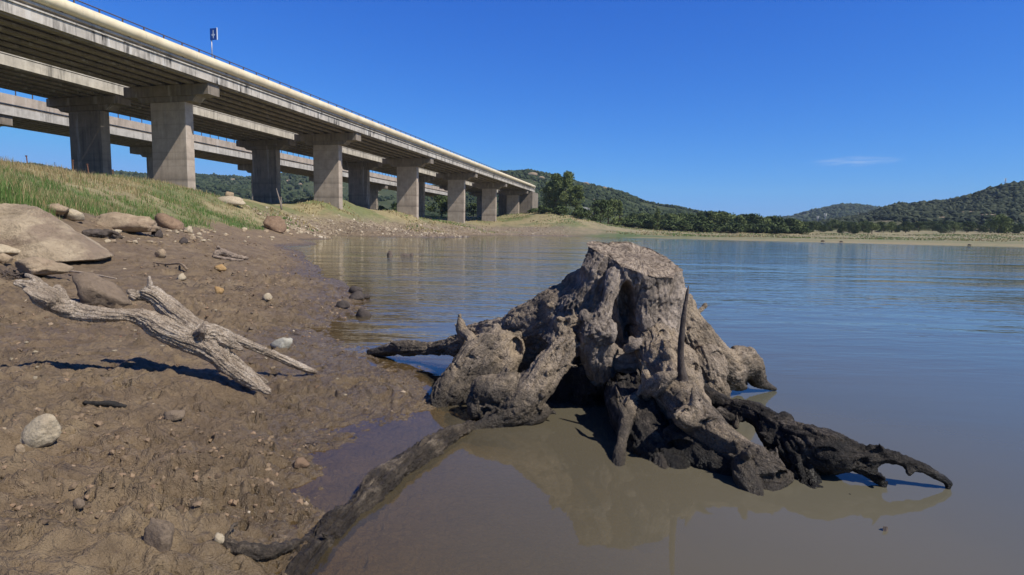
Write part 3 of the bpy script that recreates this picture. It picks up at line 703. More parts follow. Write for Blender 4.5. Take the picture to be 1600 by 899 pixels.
# middle front root
sp_(3, (905, 500, 3.5, 9), (893, 502, 3.42, 11), (880, 508, 3.42, 14), (882, 528, 3.40, 20), (872, 553, 3.37, 25), (856, 580, 3.34, 28), (838, 604, 3.30, 29), (815, 630, 3.25, 28), (792, 650, 3.22, 22), (765, 660, 3.18, 14), (745, 668, 3.15, 9), (728, 674, 3.1, 7))
sp_(3, (812, 618, 3.3, 22), (790, 610, 3.32, 26), (765, 613, 3.34, 26), (748, 628, 3.32, 20), (742, 648, 3.27, 14))
sp_(3, (760, 640, 3.3, 22), (790, 650, 3.26, 18), (830, 648, 3.25, 16), (850, 640, 3.3, 12))
sp_(3, (880, 500, 3.42, 10), (870, 508, 3.43, 9))
# rear right root
sp_(4, (1045, 480, 3.75, 36), (1075, 525, 3.75, 40), (1105, 560, 3.74, 42), (1130, 575, 3.78, 34), (1155, 570, 3.88, 25), (1172, 572, 3.95, 20), (1178, 588, 3.98, 17), (1192, 601, 4.0, 10), (1212, 608, 4.03, 4))
sp_(4, (1150, 555, 3.88, 14), (1170, 552, 3.9, 10), (1180, 565, 3.95, 8))
sp_(4, (1095, 560, 3.6, 32), (1110, 590, 3.5, 32), (1128, 618, 3.46, 20), (1138, 632, 3.42, 9))
sp_(4, (1140, 590, 3.85, 20), (1160, 600, 3.95, 12))
# large front right root: lit ridge above, mass below coloured black as shade
sp_(5, (1012, 520, 3.6, 34), (1034, 552, 3.4, 40), (1046, 585, 3.2, 40), (1060, 618, 3.02, 37), (1082, 648, 2.86, 32), (1108, 672, 2.75, 27), (1136, 693, 2.66, 24), (1164, 711, 2.58, 22), (1192, 728, 2.50, 24), (1218, 737, 2.46, 20))
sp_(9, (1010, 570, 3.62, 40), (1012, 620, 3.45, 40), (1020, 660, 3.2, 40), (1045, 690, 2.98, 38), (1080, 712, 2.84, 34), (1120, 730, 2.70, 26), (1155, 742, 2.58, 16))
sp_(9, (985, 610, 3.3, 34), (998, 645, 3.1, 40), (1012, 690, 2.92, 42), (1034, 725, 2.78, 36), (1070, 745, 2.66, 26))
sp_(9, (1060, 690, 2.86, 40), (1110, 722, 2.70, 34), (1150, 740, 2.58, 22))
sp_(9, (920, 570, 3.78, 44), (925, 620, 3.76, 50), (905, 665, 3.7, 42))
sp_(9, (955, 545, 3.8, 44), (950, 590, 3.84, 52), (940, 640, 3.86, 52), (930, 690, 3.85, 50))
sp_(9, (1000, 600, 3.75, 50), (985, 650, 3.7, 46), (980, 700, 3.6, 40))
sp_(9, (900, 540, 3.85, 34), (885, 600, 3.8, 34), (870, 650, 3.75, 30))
sp_(5, (1165, 722, 2.54, 24), (1168, 750, 2.46, 22), (1184, 778, 2.38, 17), (1203, 800, 2.30, 10), (1224, 821, 2.24, 2))
sp_(5, (1235, 742, 2.5, 8), (1222, 752, 2.47, 14), (1204, 765, 2.44, 14), (1195, 785, 2.4, 9))
sp_(5, (1060, 640, 2.95, 24), (1082, 650, 2.78, 20), (1070, 655, 2.70, 16), (1058, 652, 2.66, 7), (1054, 648, 2.65, 3))
sp_(5, (1092, 655, 2.78, 15), (1086, 636, 2.76, 9), (1083, 622, 2.76, 5), (1081, 606, 2.76, 1.5))
sp_(5, (1095, 650, 2.8, 7), (1094, 632, 2.8, 4), (1095, 622, 2.8, 2))
sp_(5, (1055, 560, 3.2, 30), (1075, 600, 3.1, 32), (1085, 640, 2.95, 28))
sp_(5, (1012, 612, 3.05, 12), (1010, 592, 3.02, 8), (1008, 580, 3.02, 5), (1007, 564, 3.02, 1.5))
sp_(5, (1018, 608, 2.98, 14), (1036, 594, 2.92, 13), (1048, 588, 2.9, 8), (1058, 582, 2.9, 4))
sp_(5, (1040, 545, 3.25, 18), (1048, 560, 3.12, 12), (1043, 548, 3.1, 7))
sp_(5, (1150, 668, 2.9, 7), (1151, 655, 2.9, 4), (1152, 642, 2.9, 1.5))
sp_(5, (1208, 722, 2.48, 10), (1211, 708, 2.5, 6), (1213, 697, 2.5, 2))
sp_(5, (1165, 712, 2.5, 10), (1170, 708, 2.45, 5))
# lower dark mass and hanging legs
sp_(6, (1005, 620, 3.15, 20), (984, 640, 2.98, 13), (977, 660, 2.90, 11), (972, 690, 2.80, 9), (967, 720, 2.70, 12), (966, 745, 2.62, 13), (958, 790, 2.5, 14))
sp_(6, (978, 655, 2.9, 8), (970, 635, 2.92, 5), (968, 616, 2.95, 1.5))
sp_(6, (1015, 660, 3.05, 30), (1026, 700, 2.82, 20), (1034, 728, 2.70, 16), (1032, 752, 2.60, 13), (1026, 775, 2.52, 13), (1036, 800, 2.42, 14), (1010, 850, 2.3, 14))
sp_(6, (920, 640, 3.7, 30), (900, 680, 3.5, 30), (930, 720, 3.2, 20))
# black root on the right
sp_(7, (1075, 600, 3.45, 24), (1100, 618, 3.28, 19), (1130, 636, 3.1, 17), (1162, 641, 2.98, 17), (1190, 652, 2.88, 18), (1212, 676, 2.78, 26), (1240, 697, 2.70, 36), (1275, 706, 2.64, 36), (1312, 710, 2.58, 33), (1350, 714, 2.54, 27), (1385, 714, 2.51, 16), (1415, 722, 2.49, 12), (1443, 732, 2.47, 10), (1466, 745, 2.46, 9), (1481, 755, 2.46, 6), (1480, 769, 2.45, 4))
sp_(7, (1120, 645, 3.0, 12), (1140, 655, 2.95, 9), (1150, 665, 2.92, 6))
sp_(7, (1235, 705, 2.66, 28), (1252, 735, 2.58, 20), (1264, 758, 2.52, 20), (1275, 776, 2.46, 20), (1310, 778, 2.42, 9), (1330, 775, 2.38, 4))
sp_(7, (1340, 722, 2.55, 20), (1362, 742, 2.5, 14), (1376, 756, 2.47, 8), (1384, 766, 2.46, 4))
sp_(7, (1384, 762, 2.46, 4), (1386, 752, 2.46, 2))
sp_(7, (1202, 672, 2.8, 14), (1215, 655, 2.78, 8), (1228, 650, 2.78, 6), (1238, 658, 2.78, 4))
sp_(7, (1218, 690, 2.72, 20), (1200, 690, 2.7, 8), (1193, 686, 2.7, 3))
sp_(7, (1222, 705, 2.7, 14), (1205, 712, 2.66, 8), (1196, 718, 2.64, 5))
sp_(7, (1360, 700, 2.52, 8), (1378, 698, 2.5, 4))
sp_(7, (1240, 740, 2.6, 18), (1232, 765, 2.55, 12), (1238, 780, 2.5, 8))
# upright snag
sp_(8, (1068, 600, 2.98, 9), (1064, 570, 2.96, 6), (1064, 540, 2.94, 5), (1067, 505, 2.93, 4.6), (1071, 475, 2.93, 4.2), (1074, 458, 2.93, 3.4), (1076, 446, 2.93, 1.2))
# broken rootlets and knots on the roots
kr = np.random.default_rng(77)
for si in range(len(SP)):
    if PN[si] not in (1, 2, 3, 4, 5, 7, 9) or len(SP[si]) < 14: continue
    for q in range(int(len(SP[si])*.16)):
        b = SP[si][kr.integers(2, len(SP[si])-2)]
        if b[2] < .02 or b[3] < .03: continue
        d = kr.normal(size=3); d[2] = abs(d[2])*.5 if kr.random() < .75 else d[2]; d /= np.linalg.norm(d)
        L_ = b[3]*kr.uniform(1.05, 1.5)+kr.uniform(.0, .035); r0 = kr.uniform(.010, .026); bend = kr.normal(size=3)*.012
        SP.append(np.array([np.append(b[:3]+d*b[3]*.5, r0*1.5), np.append(b[:3]+d*b[3]*.85, r0), np.append(b[:3]+d*L_+bend, r0*.6), np.append(b[:3]+d*(L_+.012)+bend*1.6, .004)])); PN.append(PN[si])
V_, F_l = tubes_mesh(SP, 16, .2, 300)
V_, N_, Q4, Q3 = remesh(V_, F_l, .0072, 3, .5)
al, an, sid, lr, Tg = grain_coords(V_, SP)
pid = np.array(PN)[sid]
G = np.stack([al*9, np.cos(an)*lr*55+sid*3.1, np.sin(an)*lr*55], 1)
top_pl = .945+.36*(V_[:, 1]-3.7)-.167*(V_[:, 0]-(1000-800)/900*3.7)
istop = (V_[:, 2] > top_pl-.001) & (pid == 0)
lr_c = np.clip(lr, .01, .12)
dsp = .16*lr_c*fbm(V_*3.6, 2, 401)+.006*np.clip(lr_c*12, .2, 1)*fbm(V_*15, 2, 411)+.0035*fbm(V_*42, 3, 421)+.007*(ridged(G*.5, 2, 431)-.6)*np.clip(lr_c*12, .25, 1)-.020*sst(.72, 1., 1-np.abs(vn(G*.42, 441))*2.2)*sst(-.2, .3, vn(V_*3, 443))-.010*sst(.8, 1., 1-np.abs(vn(G*1.1, 445))*2.2)*np.clip(lr_c*12, .25, 1)
pit = worley(V_[:, 0]*16+V_[:, 2]*7, V_[:, 2]*16+V_[:, 1]*11, 77)
dsp = dsp-np.where(pit[2] > .9, np.maximum(0, .30-pit[0]), 0)*.06*np.clip(lr_c*12, .2, 1)
V_ = V_+N_*(np.where(istop, 0, dsp)*np.where(pid == 8, .35, 1.))[:, None]
# rot hollows
def carve(px, py, rx, ry, depth):
    global V_
    q = V_-EYE; zc_ = q@CF; sx_ = 800+900*(q@CR)/zc_; sy_ = 449.5-900*(q@CU)/zc_; d = np.hypot((sx_-px)/rx, (sy_-py)/ry)
    m = (d < 1.) & (N_@CF < .05)
    if not m.any(): return
    near_ = zc_[m].min(); m &= zc_ < near_+.28
    V_[m] += np.outer((1-sst(.45, 1., d[m]))*depth, CF*.9+np.array([0, 0, .25]))
for c_ in [(980, 478, 15, 42, .17), (985, 520, 12, 16, .10), (1036, 522, 7, 8, .05), (1043, 538, 6, 6, .05), (812, 566, 16, 34, .14), (806, 545, 12, 20, .09), (990, 575, 26, 13, .12), (955, 605, 30, 40, .12), (1086, 578, 8, 12, .04), (1120, 555, 10, 7, .03), (1222, 745, 11, 10, .05), (1172, 600, 9, 8, .04),
           (1064, 700, 26, 14, .08), (735, 560, 8, 6, .03), (884, 505, 5, 4, .03), (905, 530, 6, 10, .05), (1120, 660, 9, 6, .03), (1290, 705, 20, 7, .04), (1350, 722, 10, 7, .03), (720, 640, 14, 9, .05), (760, 645, 9, 9, .04), (1108, 612, 10, 16, .06)]: carve(*c_)
# saw cut: flatten onto the tilted plane, with radial checks opened by drying
top_pl = .945+.36*(V_[:, 1]-3.7)-.167*(V_[:, 0]-(1000-800)/900*3.7)
cutm = (V_[:, 2] > top_pl) & (pid == 0)
tcx, tcy = unY(1000, 405, 3.72)[:2]
ra = np.arctan2(V_[:, 1]-tcy, V_[:, 0]-tcx); rd = np.hypot(V_[:, 0]-tcx, V_[:, 1]-tcy)
crk = np.clip(ridged(np.stack([np.cos(ra)*9, np.sin(ra)*9, rd*3], 1), 2, 501)-1.0, 0, 1)
rings = np.sin(rd*160+2*fbm(V_*5, 2, 3))*.0015
newz = top_pl+rings-.022*crk+.008*fbm(V_*9, 2, 507)
V_[cutm, 2] = newz[cutm]
cut_attr = cutm.astype(float)
stump = empty('tree_stump', tuple(unY(990, 600, 3.8)[:2])+(0,)); tag(stump, 'large sawn tree stump with sprawling roots standing in the shallow water', 'tree stump')
t = NT('sawn_stump_trunk'); p = t.pos(); gr = t.attr('grain', 'Vector'); cu = t.attr('cut')
n1 = t.noise(p, 9, 6, .7); g1 = t.noise(gr, 1., 5, .65)
col = t.ramp(t.math('ADD', t.math('MULTIPLY', n1, .5), t.math('MULTIPLY', g1, .5)), [(.36, (.13, .107, .086)), (.5, (.27, .222, .178)), (.62, (.42, .35, .285))])
col = t.mix(t.ramp(t.noise(p, 3.3, 5, .7), [(.46, 0.), (.62, .6)]), col, (.05, .045, .042))
col = t.mix(t.ramp(t.noise(p, 60, 4, .7), [(.56, 0.), (.70, .55)]), col, (.05, .04, .035))
col = t.mix(t.ramp(t.noise(t.mapp(p, (30, 30, 4)), 1., 4, .6), [(.55, 0.), (.66, .5)]), col, (.06, .055, .055))
sw = t.n('ShaderNodeVectorMath', {0: p, 1: (tcx, tcy, .94)}, operation='SUBTRACT').outputs[0]
s3 = t.sep(sw); ang_ = t.math('ARCTAN2', s3[1], s3[0]); rdn = t.math('POWER', t.math('ADD', t.math('MULTIPLY', s3[0], s3[0]), t.math('MULTIPLY', s3[1], s3[1])), .5)
cv = t.n('ShaderNodeCombineXYZ', {0: t.math('MULTIPLY', ang_, 11.), 1: t.math('MULTIPLY', rdn, 5.), 2: 0.}).outputs[0]
crn = t.noise(cv, 1.4, 3, .6, .3)
rng_ = t.noise(t.n('ShaderNodeCombineXYZ', {0: t.math('MULTIPLY', rdn, 75.), 1: t.math('MULTIPLY', ang_, 1.2), 2: 0.}).outputs[0], 1., 2, .5)
ctop = t.ramp(t.noise(p, 14, 5, .6), [(.3, (.29, .225, .165)), (.7, (.46, .375, .285))])
ctop = t.mix(t.ramp(t.math('ABSOLUTE', t.math('SUBTRACT', crn, .5)), [(.0, 1.), (.012, .9), (.045, 0.)]), ctop, (.045, .032, .024))
ctop = t.mix(t.ramp(rng_, [(.38, .75), (.5, 0.)]), ctop, (.12, .09, .065))
col = t.mix(cu, col, ctop)
h = t.math('ADD', t.noise(p, 55, 6, .75), t.math('MULTIPLY', g1, 1.2))
t.principled(col, .85, t.bump(h, 1., .015), .3); TRUNK_M = t.m
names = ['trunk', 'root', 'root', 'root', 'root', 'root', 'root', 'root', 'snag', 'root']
labs = [None, 'long low root reaching back and left', 'broad sunlit tan root on the left', 'knobbed root leaning to the front left', 'rear right root ending in the water', 'large clawed root at the front right', 'thin legs hanging into the water', 'black soaked root reaching far right', 'thin upright pointed snag', 'root mass under the trunk, coloured black as shade']
mats = [TRUNK_M]+[STUMP_M]*6+[DARKROOT_M, simple('snag_wood', (.065, .052, .044), .8, .4, 20, .5), DARKROOT_M]  # last root wears the black wood to imitate shade below the overhang
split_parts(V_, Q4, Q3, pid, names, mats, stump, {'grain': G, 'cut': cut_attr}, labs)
# ---- generic organic wood piece
def woody(name, label, cat, spines, mat, voxel=.006, lump=.12, seed=0, sm=3, groove=.006, fine=.003, rs=1., dz=0., origin=None, gscale=(9, 55), group=None):
    S = [s if isinstance(s, np.ndarray) else spine(s, 6, rs, dz) for s in spines]
    v, fl = tubes_mesh(S, 14, lump, seed); v, nn, q4, q3 = remesh(v, fl, voxel, sm)
    al, an, sid, lr, Tg = grain_coords(v, S)
    Gc = np.stack([al*gscale[0], np.cos(an)*lr*gscale[1]+sid*2.7, np.sin(an)*lr*gscale[1]], 1)
    k = np.clip(lr*25, .15, 1.2)
    v = v+nn*((groove*(ridged(Gc, 3, seed+7)-.5)+.14*np.clip(lr, 0, .05)*fbm(v*9, 2, seed+3))*k+fine*fbm(v*60, 2, seed+5))[:, None]
    loc = origin if origin is not None else np.array([v[:, 0].mean(), v[:, 1].mean(), v[:, 2].min()])
    fl = [f for f in (q4, q3) if len(f)]
    o = mesh_np(name, v, fl, mat, attrs={'grain': Gc}, loc=loc); return tag(o, label, cat, group)
woody('driftwood_branch', 'bleached forked driftwood branch propped on the brown mud, casting a shadow to its left', 'driftwood', [
    [(24, 441, 3.08, 4), (48, 449, 3.1, 9), (72, 464, 3.12, 14), (98, 480, 3.15, 13), (130, 489, 3.18, 11), (165, 492, 3.2, 10), (198, 492, 3.24, 10), (225, 498, 3.27, 13), (252, 512, 3.3, 16), (285, 526, 3.33, 18), (315, 535, 3.36, 19), (338, 552, 3.38, 16), (358, 570, 3.4, 13), (380, 586, 3.42, 11), (400, 600, 3.43, 8), (421, 613, 3.44, 4)],
    [(75, 462, 3.14, 9), (62, 446, 3.13, 7), (52, 434, 3.12, 4), (40, 430, 3.12, 3)],
    [(100, 476, 3.16, 8), (95, 458, 3.17, 6), (88, 447, 3.17, 4)],
    [(80, 472, 3.08, 8), (55, 462, 3.06, 6), (38, 452, 3.05, 3)],
    [(110, 484, 3.14, 8), (85, 480, 3.1, 6), (62, 466, 3.07, 3)],
    [(328, 530, 3.38, 14), (300, 508, 3.37, 13), (272, 487, 3.36, 12), (250, 470, 3.36, 12), (234, 460, 3.35, 13), (224, 458, 3.35, 10)],
    [(238, 462, 3.35, 9), (236, 450, 3.35, 5), (234, 440, 3.35, 3), (233, 432, 3.35, 1.5)],
    [(228, 462, 3.35, 9), (212, 460, 3.34, 6), (201, 455, 3.33, 4)], [(212, 466, 3.33, 6), (204, 462, 3.32, 4)],
    [(318, 520, 3.34, 14), (342, 522, 3.4, 10), (365, 530, 3.5, 7), (392, 540, 3.6, 6), (425, 554, 3.75, 5), (455, 567, 3.87, 5), (478, 577, 3.95, 4.5), (494, 582, 4.0, 3)],
    [(345, 528, 3.38, 12), (362, 538, 3.42, 8), (378, 546, 3.44, 4)],
    [(355, 555, 3.42, 10), (378, 572, 3.46, 5.5), (398, 586, 3.5, 4.5), (418, 598, 3.55, 3)],
    [(312, 522, 3.3, 9), (318, 516, 3.26, 5)]], DRIFT_M, .0048, .14, 600, 2, .0075, .002, rs=1.12, gscale=(5, 75))
woody('sunken_log', 'long dark wet log lying half submerged from the stump towards the camera', 'log', [
    [(738, 670, 3.12, 7), (716, 683, 3.0, 11), (690, 697, 2.88, 15), (650, 726, 2.66, 20), (600, 767, 2.41, 26), (550, 816, 2.17, 31), (515, 857, 2.0, 34), (480, 903, 1.84, 38), (440, 960, 1.68, 42), (400, 1020, 1.55, 44)],
    [(585, 800, 2.28, 12), (575, 830, 2.18, 12), (548, 850, 2.08, 14), (530, 880, 1.98, 14), (515, 930, 1.85, 14)],
    [(520, 858, 1.95, 8), (510, 850, 1.9, 4), (500, 845, 1.88, 2)]], LOG_M, .0045, .22, 640, 2, .011, .005, rs=.92, dz=.028, gscale=(6, 45))
def gw(px, py, dz=0.):
    g_ = ground_at(px, py); return np.array([g_[0], g_[1], g_[2]+dz])
def gspine(pts):
    """(px,py,rpx[,dz]) points lying on the ground"""
    out = []
    for q in pts:
        g_ = gw(q[0], q[1], q[3] if len(q) > 3 else 0.); out.append(np.append(g_, q[2]/900*g_[1]))
    S = catmull(out, 5); S[:, 3] = np.maximum(S[:, 3], .003); return S
woody('mud_caked_root', 'short curved root caked in mud at the water edge beside the log', 'root', [gspine([(348, 846, 7, .0), (370, 862, 10, .012), (400, 872, 12, .015), (432, 871, 11, .018), (456, 860, 7, .015), (472, 850, 3, .01)]), gspine([(352, 850, 4, .01), (362, 842, 3, .03), (371, 836, 1.5, .04)])], LOG_M, .005, .3, 660, 2, .008, .006)
woody('driftwood_chunk', 'weathered grey driftwood chunk with a jagged raised end on the far mud', 'driftwood', [gspine([(337, 402, 3.5, .05), (345, 402, 5, .12), (362, 404, 5, .05), (387, 406, 2.5, .03)]), gspine([(345, 402, 3, .12), (341, 402, 2, .25)]), gspine([(352, 403, 3, .12), (350, 403, 1.5, .2)]), gspine([(333, 403, 2, .02), (360, 407, 2.5, .02), (380, 408, 1.5, .01)])], simple('grey_driftwood', (.20, .155, .12), .9, .45, 12, .6), .012, .2, 670, 1, .01)
woody('rotten_log', 'dark rotten log lying among pale stones beside the big boulder', 'log', [gspine([(130, 371, 5, .05), (150, 371, 6, .08), (172, 373, 6, .06), (190, 375, 4, .03)]), gspine([(165, 372, 3, .15), (178, 374, 3, .15), (186, 375, 2, .12)])], simple('rotten_wood', (.075, .06, .05), .9, .5, 8, .6), .03, .25, 680, 1, .02)
woody('charred_stick', 'short charred black stick half buried in the near mud', 'stick', [gspine([(132, 632, 4, .0), (150, 635, 5, .005), (172, 636, 5, .005), (196, 637, 3, 0)])], simple('charred_wood', (.02, .018, .016), .8, .4, 15, .6), .005, .25, 690, 1)
woody('twig', 'thin pale twig lying on the mud above the driftwood branch', 'twig', [gspine([(240, 412, 1.2, .02), (262, 416, 1.3, .03), (282, 420, 1.4, .02), (292, 423, 2.2, .02)])], simple('twig_wood', (.22, .165, .115), .9, .3, 20, .4), .008, .1, 700, 0, .002)
woody('stick', 'long thin bleached stick lying behind the left end of the driftwood branch', 'stick', [gspine([(58, 424, 1.1, .04), (95, 428, 1.4, .05), (130, 433, 1.3, .05), (182, 442, 1.0, .03)])], simple('bleached_stick', (.36, .29, .22), .9, .2, 20, .4), .006, .1, 710, 0, .002)
DT = simple('dead_twigs', (.09, .07, .058), .9, .4, 20, .4)
def twigs(name, label, cx, cy, w, n, seed, mat=DT, up=.08, rad=.004, cat='twigs'):
    r = random.Random(seed); m = MB(); g0 = gw(cx, cy); sc_ = g0[1]/900
    for i in range(n):
        a = r.uniform(0, math.pi); L = r.uniform(.3, 1)*w*sc_*.5; x = g0[0]+r.uniform(-.5, .5)*w*sc_*.6; y = g0[1]+r.uniform(-.3, .3)*w*sc_
        p0 = np.array([x-math.cos(a)*L/2, y-math.sin(a)*L/2, 0]); p1 = np.array([x+math.cos(a)*L/2, y+math.sin(a)*L/2, 0]); pm = (p0+p1)/2+np.array([r.uniform(-.1, .1)*L, 0, 0])
        for q in (p0, p1, pm): q[2] = Hs(q[0], q[1])+r.uniform(.0, up)
        m.tube([p0-g0, pm-g0, p1-g0], [rad, rad*.9, rad*.4], 6)
    o = m.build(name, mat, None, True); o.location = g0; return tag(o, label, cat)
twigs('twig_pile', 'tangle of thin dark dead twigs at the far left behind the driftwood', 22, 436, 60, 26, 5, up=.07, rad=.005)
twigs('twig_scatter', 'few dark twigs beside the white slab-like stone on the mud', 462, 522, 30, 9, 15, up=.03, rad=.003)
twigs('twig_scatter', 'thin broken twigs on the mud right of the round orange-brown stone', 378, 452, 70, 12, 25, up=.03, rad=.004)
twigs('twig_scatter', 'dark twigs and debris on the mud below the jagged driftwood chunk', 300, 448, 60, 9, 35, up=.02, rad=.004)
twigs('twig_scatter', 'short dark twigs lying along the edge of the near puddle', 500, 695, 60, 7, 45, up=.01, rad=.0025)
fl = unZ(1383, 829, .0); m = MB(); m.prism([(-.012, -.002), (-.004, .006), (.012, .004), (.014, -.002), (.002, -.006)], -.008, .008); lf = m.build('floating_leaf', DT); lf.location = (fl[0], fl[1], .006); lf.rotation_euler = (1.4, .2, .5); tag(lf, 'tiny dark leaf floating on the open water at lower right', 'leaf')
# ================================================================== ROCKS
def rock_mat(name, a, b, cstain, sc=3, sm=.4, bump=.7):
    t = NT(name); c = t.coord()
    n = t.noise(c, sc, 6, .65, .3); col = t.ramp(n, [(.3, a), (.7, b)])
    col = t.mix(t.ramp(t.noise(t.mapp(c, (1, 1, 1.8)), sc*.6, 5, .6, .6), [(.5, 0.), (.6, sm)]), col, cstain)
    col = t.mix(t.ramp(t.noise(c, sc*9, 4, .7), [(.58, 0.), (.7, .5)]), col, tuple(x*.5 for x in a))
    col = t.mix(t.ramp(t.noise(c, sc*2.2, 7, .75), [(.50, 0.), (.62, .55)]), col, tuple(x*.62 for x in a))
    t.principled(col, .88, t.bump(t.noise(c, sc*4, 8, .75), bump, .14/sc), .25); return t.m
RM = {'tan': rock_mat('tan_rock', (.26, .195, .125), (.40, .31, .21), (.20, .13, .09)),
      'pale': rock_mat('pale_rock', (.34, .28, .19), (.50, .42, .30), (.30, .22, .14), 6),
      'grey': rock_mat('brown_grey_rock', (.155, .115, .08), (.25, .19, .135), (.09, .065, .05), 4),
      'red': rock_mat('red_brown_rock', (.17, .110, .07), (.27, .185, .12), (.12, .07, .05), 3),
      'ochre': rock_mat('ochre_rock', (.28, .17, .07), (.40, .27, .13), (.25, .13, .06), 8),
      'white': rock_mat('white_rock', (.33, .31, .25), (.47, .45, .38), (.35, .30, .22), 8),
      'dark': rock_mat('dark_wet_rock', (.045, .038, .034), (.10, .08, .07), (.03, .025, .02), 8),
      'boulder': rock_mat('banded_boulder', (.36, .28, .19), (.52, .42, .29), (.17, .115, .09), 1.1, .6, 1.)}
def rock_mesh(seed, sub=3, flat=.7, facet=.25, rough=.12):
    Vb, Fb = (ICO4, ICO4F) if sub == 4 else ((ICO3, ICO3F) if sub == 3 else (ICO2, ICO2F))
    r = np.random.default_rng(seed); nk = r.normal(size=(15, 3)); nk /= np.linalg.norm(nk, axis=1)[:, None]; lim = r.uniform(.62, 1.0, 15)
    rad = np.min(lim[None]/np.maximum(Vb@nk.T, .12), axis=1); rad = np.minimum(rad, 1.15); Vn = Vb*rad[:, None]
    Vn = Vn*(1+.06*fbm(Vb*1.3, 2, seed)[:, None]+rough*.55*(ridged(Vb*2.6, 3, seed+5)-.6)[:, None]*.5+rough*.45*fbm(Vb*8, 3, seed+6)[:, None])
    Vn[:, 2] = np.where(Vn[:, 2] < -.45, -.45+(Vn[:, 2]+.45)*.3, Vn[:, 2])
    mn, mx = Vn.min(0), Vn.max(0); Vn = (Vn-(mn+mx)/2)/((mx-mn)/2)
    return Vn, Fb
def rock(px0, px1, pyt, pyb, mat, label, seed, name='rock', sink=.3, dy=.8, sub=3, cat='rock', rot=0., Yd=None, group=None):
    """rock filling the picture box px0..px1, pyt..pyb (bottom rests on the ground)"""
    cx = (px0+px1)/2; g_ = ground_at(cx, pyb)
    if Yd is not None:
        q = unY(cx, pyb, Yd); g_ = np.array([q[0], q[1], Hs(q[0], q[1])])
    sc_ = g_[1]/900; w = (px1-px0)*sc_/2; h = (pyb-pyt)*sc_
    Vn, Fb = rock_mesh(seed, sub)
    h2 = h/(2-sink)*1.0
    c, s = math.cos(rot), math.sin(rot)
    x = Vn[:, 0]*w; y = Vn[:, 1]*w*dy; z = (Vn[:, 2]+1-sink)*h2
    z = z+x*math.tan(rot)
    o = mesh_np(name, np.stack([x, y, z], 1), Fb, RM[mat] if isinstance(mat, str) else mat)
    o.location = (g_[0], g_[1]+w*dy*.6, g_[2]-.002); return tag(o, label, cat, group)
# big leaning boulder at far left: wedge with a ridge running down to the right
def boulder():
    gA = ground_at(60, 401); Y0 = gA[1]; bm = bmesh.new()
    for px, py, dy in [(-150, 334, .3), (8, 326, .5), (38, 317, .9), (62, 325, .5), (176, 399, .5), (-150, 416, -.3), (40, 414, -.35), (98, 408, -.2), (150, 405, .1), (-150, 345, 3.4), (50, 330, 3.2), (178, 397, 2.0), (-150, 450, 3), (150, 430, 2.6), (30, 350, .05)]:
        bm.verts.new(tuple(unY(px, py, Y0+dy)))
    bmesh.ops.convex_hull(bm, input=list(bm.verts)); bm.verts.ensure_lookup_table()
    bmesh.ops.delete(bm, geom=[v for v in bm.verts if not v.link_faces], context='VERTS')
    bmesh.ops.triangulate(bm, faces=list(bm.faces)); bmesh.ops.subdivide_edges(bm, edges=list(bm.edges), cuts=23, use_grid_fill=True)
    V = np.array([v.co[:] for v in bm.verts]); bm.verts.index_update(); bmesh.ops.triangulate(bm, faces=list(bm.faces)); Fc = np.array([[v.index for v in f.verts] for f in bm.faces]); bm.free()
    nn = V-V.mean(0); nn /= np.linalg.norm(nn, axis=1)[:, None]
    V = V+nn*(.05*fbm(V*1.4, 3, 71)+.035*(ridged(V*np.array([1, 1, 4.])*1.6, 4, 75)-.6)+.008*fbm(V*14, 3, 79))[:, None]
    loc = np.array([V[:, 0].mean(), V[:, 1].mean(), gA[2]]); o = mesh_np('boulder', V, Fc, RM['boulder'], loc=loc)
    return tag(o, 'huge tan and purple-brown sloping boulder slab at the left edge', 'boulder')
boulder()
rock(108, 188, 432, 478, 'grey', 'smooth brown-grey rock lying behind the driftwood branch', 11, sub=4, rot=-.25)
rock(12, 90, 403, 428, 'tan', 'flat tan rock on the mud below the big boulder', 12, sub=4, dy=.9)
rock(-14, 12, 399, 412, 'tan', 'small tan rock cut by the left edge of the picture', 13)
rock(-25, 22, 385, 399, 'pale', 'low pale rock at the foot of the big boulder, left edge', 14)
rock(22, 86, 652, 700, 'pale', 'pale cream stone alone on the mud at lower left', 215, sub=4, rot=.35, name='stone', cat='stone', dy=.55)
rock(22, 37, 694, 707, 'tan', 'small tan pebble touching the cream stone at lower left', 16, name='pebble', cat='stone')
rock(419, 456, 527, 544, 'white', 'white slab-like stone by the tip of the driftwood branch', 17, name='stone', cat='stone', dy=.6)
rock(255, 284, 644, 658, 'grey', 'grey and cream pebble on mud below the driftwood', 18, name='pebble', cat='stone')
rock(335, 348, 448, 460, 'ochre', 'round orange-brown stone on the mud right of the driftwood knob', 19, name='stone', cat='stone')
rock(410, 424, 459, 471, 'pale', 'small pale round stone near the mud bank edge', 20, name='stone', cat='stone')
rock(273, 288, 427, 437, 'pale', 'small pale stone above the driftwood branch', 21, name='stone', cat='stone')
rock(332, 352, 414, 424, 'ochre', 'yellow stone below the jagged driftwood chunk', 22, name='stone', cat='stone')
rock(239, 258, 389, 402, 'tan', 'tan stone in the middle of the far mud', 23, name='stone', cat='stone')
rock(216, 268, 808, 856, RM['grey'], 'brown muddy stone half sunk in the near mud', 324, name='stone', cat='stone', sink=.9, sub=4, dy=.6)
rock(331, 349, 834, 848, 'pale', 'small cream pebble near the mud-caked root', 25, name='pebble', cat='stone')
rock(111, 130, 785, 798, 'grey', 'small grey pebble on bare mud at lower left', 26, name='pebble', cat='stone')
rock(458, 483, 716, 730, 'red', 'reddish pebble at the edge of the near puddle', 27, name='pebble', cat='stone')
rock(132, 232, 333, 360, 'tan', 'long tan rock outcrop at the foot of the grassy bank', 28, sub=4, dy=.5)
